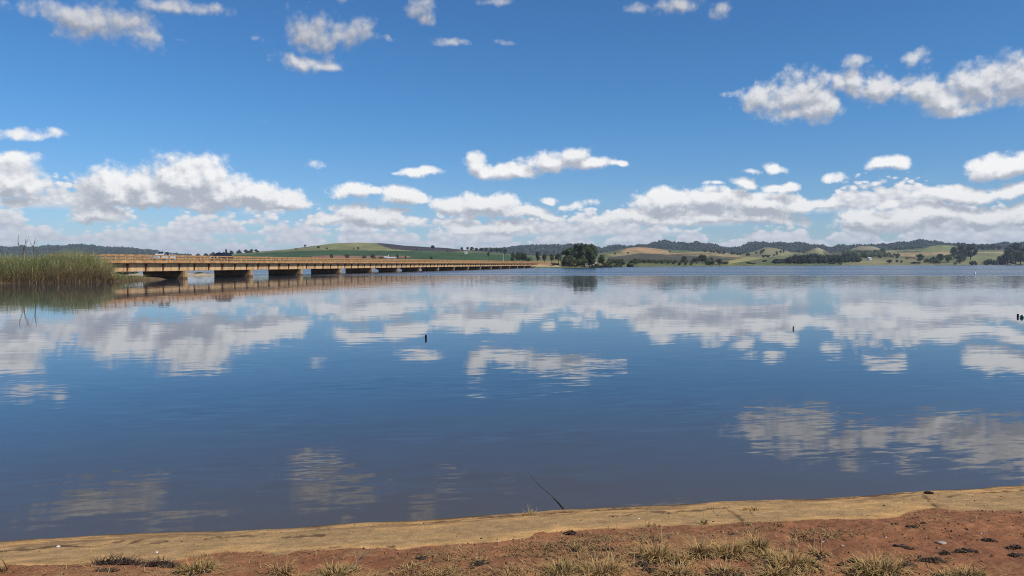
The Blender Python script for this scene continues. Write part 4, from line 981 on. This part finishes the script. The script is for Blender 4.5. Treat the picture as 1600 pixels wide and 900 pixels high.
br([(.02, .02, .50), (.0, 0, .66), (.02, 0, .82), (.05, 0, .92), (.06, 0, 1.0)], .06); br([(.0, 0, .62), (.06, 0, .70), (.10, 0, .80)], .03); br([(.01, 0, .72), (-.08, 0, .82), (-.10, 0, .95)], .03); br([(.02, 0, .80), (.10, 0, .86), (.13, 0, .93)], .025)
o, br = dead_tree(9, 425, 384, 91, 5, 'small bare twiggy sapling in the reeds beside the frame edge')
br([(.02, .02, .50), (.03, 0, .75), (.0, 0, 1.0)], .04); br([(.03, 0, .65), (.13, 0, .85), (.16, 0, .98)], .025); br([(.02, 0, .6), (-.10, 0, .78), (-.12, 0, .9)], .025)

# ------------------------------------------------------------------ things standing and floating in the water
def post(x, yb, yt, w, m, label, lean=0.):
    p = on_z(x, yb, 0.); s = p.y/F; h = (yb-yt)*s; r = w*s/2; o = MB(); o.tube([(0, 0, -1.2), (0, 0, 0), (lean*h, 0, h*.93), (lean*h, 0, h)], [r, r, r*.97, r*.72], 12)
    e = empty('stake', p); tag(e, label, 'stake'); o.obj('shaft', m, e)
    c = MB(); c.tube([(lean*h, 0, h+.002), (lean*h, 0, h+.010)], [r*.74, r*.5], 12); c.obj('cap', m, e); return e
post(665.5, 529.3, 523.6, 3.2, M['blackpost'], 'short black stake standing alone in the calm water')
post(1239.5, 514.3, 510.3, 2.2, M['brownpost'], 'thin brown stake standing in the reflected cloud', .06)
post(1590.3, 495.2, 490.6, 3.0, M['blackpost'], 'short black stake beside the green float')
p = on_z(1600, 496.5, 0.); s = p.y/F; e = empty('float', (p.x, p.y, .045), R(4)); tag(e, 'green plastic float with a pale band lying by the black stake', 'float'); r = 2.9*s
q = MB(); q.tube([(-6.8*s, 0, 0), (-5.6*s, 0, 0), (-4*s, 0, 0), (8*s, 0, 0), (9*s, 0, 0)], [r*.35, r*.55, r, r, r*.6], 14); q.obj('body', M['greenplastic'], e, smooth=False)
q = MB(); q.tube([(-2.9*s, 0, 0), (-1.2*s, 0, 0)], r*1.03, 14); q.obj('band', M['white'], e)
for x, y, h, lab in ((1523.2, 428.6, 4.6, 'larger white buoy far out on the ruffled water'), (1566.5, 425.6, 2.6, 'smaller and more distant white buoy on the ruffled water')):
    p = on_z(x, y, 0.); s = p.y/F; e = empty('buoy', p); tag(e, lab, 'buoy'); hh = h*s; r = hh*.30
    q = MB(); q.tube([(0, 0, -.1), (0, 0, hh*.12), (0, 0, hh*.30), (0, 0, hh*.62)], [r*.75, r, r, r*.45], 12); q.obj('hull', M['white'], e)
    q = MB(); q.tube([(0, 0, hh*.62), (0, 0, hh)], [r*.45, r*.30], 10); q.obj('head', M['white'], e)
a, b, c = on_z(886, 800, .012), on_z(862, 775, .000), on_z(826, 740, -.0022)
q = MB(); q.tube([a, a.lerp(b, .5)+Vector((.006, 0, 0)), b, b.lerp(c, .5)+Vector((-.012, 0, .001)), c], [.005, .0042, .0038, .0034, .003], 7)
tag(q.obj('stick', M['brownpost']), 'long dark stick slanting from the bank into the water', 'stick')

# ------------------------------------------------------------------ things lying on the near bank
def pxm(p): return p.y/F                       # metres per photo pixel at p
def tuft(x, y, wpx, hpx, n, label, green=.15, burnt=.0, lean=1.1, spike=0, name='grass_tuft', seed=None, cat='grass tuft'):
    global rr
    p = on_ground(x, y); s = pxm(p); rr = random.Random(seed if seed is not None else int(x*7+y)); e = empty(name, p); tag(e, label, cat)
    m = MB(); R0 = wpx*s*.40
    for i in range(int(n*1.7)):
        a = rr.uniform(0, 6.28); r = R0*math.sqrt(rr.random()); q = Vector((r*math.cos(a), r*math.sin(a)*.8, 0)); q.z = bank_z(p.x+q.x, p.y+q.y)-p.z-.004
        t = rr.uniform(.7, 1.25); h = hpx*s*rr.uniform(.3, 1.4); out = math.atan2(q.y, q.x)+rr.gauss(0, .7)
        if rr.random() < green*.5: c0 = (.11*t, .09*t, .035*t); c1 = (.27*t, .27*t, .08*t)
        else: c0 = (.15*t, .085*t, .042*t); c1 = (.70*t, .44*t, .165*t)  # straw darkened towards the root: shade and burn put into the colour
        ln = lean*rr.uniform(.3, 1.6); hh = h*(1-.35*min(ln, 1))
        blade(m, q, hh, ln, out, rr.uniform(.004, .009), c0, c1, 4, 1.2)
    for i in range(int(n*.9)):                                   # dead leaves lying flat at the foot
        a = rr.uniform(0, 6.28); r = R0*rr.uniform(.2, 2.1); q = Vector((r*math.cos(a), r*math.sin(a)*.8, 0)); q.z = bank_z(p.x+q.x, p.y+q.y)-p.z+.004
        t = rr.uniform(.6, 1.15); blade(m, q, hpx*s*rr.uniform(.08, .2), rr.uniform(2, 5), rr.uniform(0, 6.28), rr.uniform(.004, .008), (.30*t, .19*t, .09*t), (.62*t, .39*t, .155*t), 3, .35)
    for i in range(spike):
        q = Vector((rr.gauss(0, R0*.6), rr.gauss(0, R0*.4), 0)); q.z = bank_z(p.x+q.x, p.y+q.y)-p.z; t = rr.uniform(.8, 1.1)
        blade(m, q, hpx*s*rr.uniform(1.2, 1.9), rr.uniform(.05, .25), rr.uniform(0, 6.28), .0045, (.42*t, .29*t, .14*t), (.58*t, .42*t, .21*t), 4)
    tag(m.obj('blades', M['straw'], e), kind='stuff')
    if burnt > 0:
        k = MB(); nb = int(40+170*burnt)
        for i in range(nb):
            a = rr.uniform(0, 6.28); r = R0*math.sqrt(rr.random())*1.15; q = (r*math.cos(a)*1.15, r*math.sin(a)*.8-.02, 0); z = bank_z(p.x+q[0], p.y+q[1])-p.z
            sz = rr.uniform(.004, .011); k.ico((q[0], q[1], z+sz*.4), (sz*rr.uniform(.8, 1.6), sz, sz*rr.uniform(.6, 1.2)), .35, rr, 1)
        k.obj('burnt_root', M['char'], e)
    return e
def charred(x, y, wpx, hpx, label, n=None, name='charred_turf', cat='burnt clod', fibre=1.):
    global rr
    p = on_ground(x, y); s = pxm(p); rr = random.Random(int(x*3+y*5)); e = empty(name, p); tag(e, label, cat); m = MB(); W = wpx*s/2; H = hpx*s; n = int((n or int(14+wpx*.9))*2.0)
    for i in range(n):
        u = rr.uniform(-1, 1); v = rr.uniform(-1, 1); k = max(0, 1-u*u*.9-v*v*.5); q = (u*W*.92, v*W*.28, 0); z = bank_z(p.x+q[0], p.y+q[1])-p.z
        sz = min(rr.uniform(.004, .0125), W*.4); tn = rr.uniform(.4, 2.0); m.col = (tn, tn*rr.uniform(.85, 1), tn*rr.uniform(.8, 1)); m.ico((q[0], q[1], z+sz*.1+rr.random()*H*.42*k), (sz*rr.uniform(.8, 1.5), sz, sz*rr.uniform(.55, 1.1)), .38, rr, 1)
    m.obj('clods', M['char'], e)
    f = MB()
    for i in range(int(n*.9*fibre)):
        u = rr.uniform(-1, 1); q = Vector((u*W, rr.uniform(-.3, .3)*W, 0)); q.z = bank_z(p.x+q.x, p.y+q.y)-p.z+rr.random()*H*.5*(1-u*u); t = rr.uniform(.3, 1.)
        blade(f, q, H*rr.uniform(.3, .7), rr.uniform(.6, 2.2), rr.uniform(0, 6.28), .0035, (.09*t, .06*t, .04*t), (.34*t, .23*t, .13*t), 3, .8)
    if f.v: f.obj('roots', M['straw'], e)
    return e
charred(186, 884, 76, 24, 'long heap of black burnt turf lying on the sandy apron', 110)
charred(252, 885, 58, 20, 'brownish black heap of burnt turf beside the green tuft', 80)
charred(168, 893, 40, 9, 'flat strip of burnt turf in front of the long black heap', 34)
charred(890, 835, 20, 12, 'compact black clod alone on the red earth', 34, fibre=.2)
charred(896, 861, 13, 9, 'little burnt clod under a yellow sprig', 14); charred(927, 860, 9, 6, 'tiny dark clod between two burnt clods', 9, fibre=.3); charred(951, 860, 16, 7, 'flat pair of burnt clods near the white pebble', 16, fibre=.3)
charred(1000, 884, 26, 12, 'burnt clump in front of the spreading straw tuft', 30); charred(1018, 892, 30, 10, 'low burnt clump at the picture foot below the straw tuft', 30)
charred(1316, 884, 14, 11, 'glossy black clod touching the green straw tuft', 18, fibre=.2); charred(1336, 878, 20, 14, 'rounded black clod larger of the touching pair', 26, fibre=.2)
charred(1416, 884, 30, 10, 'burnt turf strip beside the wide straw tuft', 30)
charred(1398, 820, 9, 5, 'small black fragment below the sand tongue', 8, fibre=.3); charred(1425, 824, 18, 7, 'black splintered fragment on the red slope', 16, fibre=.4); charred(1443, 819, 9, 5, 'upper black fragment of the group on the red slope', 7, fibre=.4)
charred(1456, 877, 44, 9, 'long low band of charred turf below the flat pale stone', 60); charred(1478, 865, 18, 8, 'small charred mound between the long band and the pale stone', 20); charred(1510, 862, 34, 9, 'straggly charred turf past the pale stone', 34)
charred(1412, 856, 34, 6, 'sparse charred scraps above the wide straw tuft', 22); charred(1546, 846, 24, 9, 'charred turf scrap up the slope near the frame edge', 22); charred(1585, 857, 24, 11, 'dark charred clump close to the frame edge', 26); charred(1590, 868, 30, 6, 'flat charred scraps below the dark clump', 20)
charred(1142, 836, 11, 4, 'dark flake above the drooping tufts', 8, fibre=.2); charred(1282, 876, 16, 6, 'dark burnt flake beside the greenest tuft', 12)
T = [(305, 893, 62, 22, 150, 'green and yellow tuft growing out of the burnt turf heap', .55, .25, 3), (6, 893, 16, 40, 12, 'few tall dry stalks at the frame edge on the apron', .0, .0, 2), (440, 897, 40, 26, 60, 'pale dry tuft with bent straws on the bare patch', .05, .0, 4),
 (522, 900, 56, 26, 110, 'mixed green and straw tuft at the picture foot on the bare patch', .40, .0, 3), (550, 893, 30, 20, 30, 'thin wispy tuft beside the mixed green tuft', .25, .0, 2), (828, 806, 30, 12, 40, 'small weed tuft at the water edge of the apron', .25, .0, 5), (1174, 797, 32, 8, 46, 'flat brown weed growing along the apron crack', .35, .0, 0), (1112, 796, 12, 5, 16, 'tiny green weed on the apron crack', .8, .0, 0),
 (900, 857, 16, 12, 24, 'yellow sprig standing over the little burnt clod', .5, .0, 2), (1101, 819, 10, 16, 16, 'single brown sprout at the earth edge', .35, .0, 1), (880, 896, 60, 26, 130, 'greenish tuft at the picture foot below the yellow sprig', .42, .12, 3), (940, 898, 84, 30, 190, 'wide thin straw tuft at the picture foot with long stalks', .10, .0, 8),
 (1026, 872, 56, 34, 150, 'spreading pale straw tuft with blackened middle', .03, .8, 5), (1062, 880, 40, 28, 80, 'loose straw tuft beside the spreading blackened tuft', .02, .4, 3), (1096, 866, 40, 26, 110, 'dark based tuft with yellowish top below the brown sprout', .22, .9, 4), (1142, 868, 52, 28, 170, 'drooping tuft combed over like hair', .12, .7, 2), (1184, 860, 36, 30, 110, 'upright greenish tuft next to the drooping tuft', .38, .2, 6),
 (1205, 872, 30, 22, 60, 'low straw tuft under the upright greenish tuft', .1, .1, 3), (1236, 886, 64, 32, 200, 'large brown tuft with dark spreading leaves at the picture foot', .18, .9, 5), (1215, 900, 56, 26, 130, 'blackened drooping tuft cut by the picture foot', .05, .9, 1), (1266, 886, 26, 22, 80, 'greenest tuft among the straw clumps', .85, .1, 0), (1278, 868, 30, 20, 50, 'fluffy pale seed headed tuft', .02, .15, 4),
 (1372, 894, 84, 32, 230, 'wide straw and green tuft beside the black clods', .28, .4, 6), (1346, 900, 50, 22, 90, 'short straw tuft at the picture foot under the rounded clod', .12, .5, 2), (1512, 901, 60, 22, 130, 'yellow green tuft at the picture foot under the pale stone', .45, .4, 3), (1476, 902, 40, 16, 50, 'sparse straw tuft at the picture foot', .1, .3, 2),
 (1060, 898, 70, 24, 110, 'flattened straw litter tuft at the picture foot', .03, .5, 2), (1130, 896, 60, 18, 80, 'thin flattened tuft between two dark clumps', .05, .3, 2), (1168, 820, 16, 12, 14, 'sparse dry sprouts on the earth edge', .1, .0, 2), (1240, 850, 14, 14, 10, 'two dry stalks on bare red earth', .0, .0, 3), (1215, 822, 14, 10, 10, 'wisps of dry grass at the earth edge', .0, .0, 2), (1018, 822, 24, 14, 14, 'thin dry twigs along the earth edge', .0, .0, 3), (690, 897, 60, 14, 70, 'thin straw scatter on the red bare ground', .03, .0, 2), (640, 892, 70, 12, 80, 'short straw stubble on the pale bare patch', .03, .0, 1), (750, 880, 26, 16, 26, 'small dark sprig on the bare red ground', .25, .4, 1), (660, 872, 16, 10, 14, 'small sprig at the sand edge', .2, .2, 1), (800, 897, 60, 14, 60, 'sparse straw near the middle of the picture foot', .05, .0, 2)]
for (x, y, w, h, n, lab, gr, bu, sp) in T: tuft(x, y, w, h, n, lab, gr, bu, spike=sp)
def pebble(x, y, wpx, m, label, flat=.6, name='pebble', cat='stone', tall=None):
    p = on_ground(x, y); s = pxm(p); r = wpx*s*.42; rg = random.Random(int(x+y)); q = MB(); q.ico((0, 0, r*flat*.5), (r, r*.75, r*flat), .12, rg, 2)
    o = q.obj(name, M[m], None, p, smooth=True); o.rotation_euler = (0, 0, rg.uniform(-.6, .6)); tag(o, label, cat)
pebble(91, 855, 9, 'stone', 'white shell like pebble on the apron near the water', .5); pebble(245, 864, 6, 'stone', 'small white pebble above the burnt turf', .7); pebble(95, 883, 4, 'stone', 'tiny pale pebble low on the apron', .6)
pebble(998, 811, 5, 'stone', 'white pebble on the middle of the apron', .6); pebble(884, 852, 4, 'stone', 'white pebble on the red earth by the yellow sprig', .7); pebble(1384, 840, 4, 'stone', 'pale speck like pebble on the red slope', .6); pebble(1533, 834, 4, 'stone', 'pale pebble up the slope near the charred scrap', .6)
pebble(1471, 849, 19, 'greystone', 'flat pale grey stone lying on the red earth', .28); pebble(1465, 857, 6, 'greystone', 'small grey chip below the flat pale stone', .5); pebble(1285, 847, 9, 'greystone', 'thin pinkish chip on the red earth', .3); pebble(1316, 853, 8, 'greystone', 'flat tan chip below the pinkish chip', .3); pebble(1212, 838, 6, 'greystone', 'small pale flake by the dry sprouts', .3); pebble(1118, 801, 5, 'greystone', 'little grey stone beside the apron crack', .5)
def scrap(x, y, wpx, ang, label, r=.009):
    p = on_ground(x, y); s = pxm(p); L = wpx*s/2; d = Vector((math.cos(ang), math.sin(ang), 0)); q = MB(); pts = []
    for k in (-1, -.4, .3, 1):
        g_ = p+d*L*k+Vector((0, 0, 0)); g_.z = bank_z(g_.x, g_.y)+r*.6+(.004 if abs(k) < 1 else 0); pts.append(g_-p)
    q.tube(pts, [r*.6, r, r*.9, r*.5], 7); o = q.obj('bark_scrap', M['char'], None, p); tag(o, label, 'bark')
scrap(1451, 772, 14, -.5, 'black bark scrap at the water edge of the apron', .014); scrap(1265, 777, 10, .1, 'thin dark sliver of bark at the water edge', .007)
q = MB(); P = [on_ground(x, y)+Vector((0, 0, z)) for x, y, z in ((540, 894, .005), (552, 888, .012), (563, 880, .02), (574, 871, .05))]
q.tube(P, [.004, .0045, .004, .0025], 6); tag(q.obj('twig', M['deadwood']), 'bent twig rising from the mixed green tuft', 'twig')
# clods and straw too many to count
rr = random.Random(8); cl = MB(); sw = MB()
OCT = [(1, 0, 0), (-1, 0, 0), (0, 1, 0), (0, -1, 0), (0, 0, 1), (0, 0, -1)]; OF = [(0, 2, 4), (2, 1, 4), (1, 3, 4), (3, 0, 4), (2, 0, 5), (1, 2, 5), (3, 1, 5), (0, 3, 5)]
N = 16000
cx = np.array([rr.uniform(-4, 4.6) for _ in range(N)]); ctt = np.array([rr.uniform(.1, 3.1) for _ in range(N)]); cy = shoreY(cx)-ctt
zz, tt_, dm_, _ = bank_height(cx, cy, True); dens = vnoise(cx*2.2, cy*2.8, 131)*.7+vnoise(cx*7, cy*8, 133)*.5
for i in range(N):
    if dm_[i] < .5 and rr.random() > .10: continue
    if rr.random() > dens[i]*.75: continue
    sz = .002+.009*rr.random()**3.0; t = rr.uniform(.5, 1.2); d = dm_[i]
    cl.col = tuple(a*t*d+b*t*(1-d) for a, b in zip((.23, .10, .05), (.42, .27, .13)))
    if rr.random() < .2: cl.col = (.06, .038, .028)
    cl.add([(cx[i]+v[0]*sz*rr.uniform(.6, 1.5), cy[i]+v[1]*sz*rr.uniform(.6, 1.4), zz[i]+sz*.2+v[2]*sz*rr.uniform(.5, 1.1)) for v in OCT], OF)
M['clod'] = mat('clod', (1, 1, 1), .95, .2, 60., tint=True, spec=.1)
tag(cl.obj('clods_of_earth', M['clod']), 'small clods and grit scattered over the red earth', 'grit', kind='stuff')
for i in range(N):
    if dm_[i] < .6: continue
    L = float(np.clip(.10+2.6*fbm(cx[i:i+1]*.9+4, cy[i:i+1]*1.6, 73, 4)[0]+.35*(cx[i] < 1.7), 0, 1))
    if rr.random() > L*.85+.03: continue
    t = rr.uniform(.5, 1.1); blade(sw, Vector((cx[i], cy[i], zz[i]+.002)), rr.uniform(.006, .022), rr.uniform(2.5, 6), rr.uniform(0, 6.28), rr.uniform(.0035, .007), (.38*t, .24*t, .11*t), (.66*t, .43*t, .18*t), 3, .3)
tag(sw.obj('straw_litter', M['straw']), 'dry straw scattered over the red earth', 'straw', kind='stuff')

# matted dead grass between the tufts: nobody could count it
rr = random.Random(31); mg = MB(); N = 26000
mx_ = np.array([rr.uniform(-1.6, 3.1) for _ in range(N)]); mt = np.array([rr.uniform(1.15, 3.2) for _ in range(N)]); my_ = shoreY(mx_)-mt
mz, _, md, _ = bank_height(mx_, my_, True)
patch = vnoise(mx_*2.3+7, my_*3.4, 141)*.75+vnoise(mx_*6.5, my_*8, 143)*.45
region = np.clip((mt-dirt_t(mx_)-.12)/.35, 0, 1)*np.exp(-np.maximum(0, mx_-1.75)**2/.5)*np.exp(-np.maximum(0, .15-mx_)**2/.35)
for i in range(N):
    if md[i] < .9 or rr.random() > 1.5*region[i]*max(0, patch[i]-.52)/.3: continue
    p = Vector((mx_[i], my_[i], mz[i]-.002)); t = rr.uniform(.55, 1.15); u = rr.random()
    if u < .10: c0, c1 = (.10*t, .085*t, .035*t), (.23*t, .22*t, .075*t)
    elif u < .28: c0, c1 = (.05*t, .036*t, .026*t), (.12*t, .08*t, .05*t)
    else: c0, c1 = (.17*t, .10*t, .048*t), (.60*t, .38*t, .155*t)
    blade(mg, p, rr.uniform(.012, .042), rr.uniform(.8, 3.2), rr.uniform(0, 6.28), rr.uniform(.0035, .0075), c0, c1, 3, .9)
tag(mg.obj('dry_grass', M['straw']), 'matted dead grass between the tufts on the red earth', 'grass', kind='stuff')

# ------------------------------------------------------------------ air: one closed box of even, thin haze round the whole scene
hm = bpy.data.materials.new('haze'); hm.use_nodes = True; hm.node_tree.nodes.clear(); g = G(hm.node_tree)
pv = g.node('ShaderNodeVolumePrincipled'); pv.inputs['Color'].default_value = (.80, .88, 1.0, 1); pv.inputs['Density'].default_value = .00010; pv.inputs['Anisotropy'].default_value = .0
g.l.new(pv.outputs[0], g.node('ShaderNodeOutputMaterial').inputs['Volume'])
hb_ = MB(); hb_.box(-3700, 3700, -3400, 5900, -6, 105)
tag(hb_.obj('haze', hm), kind='stuff')
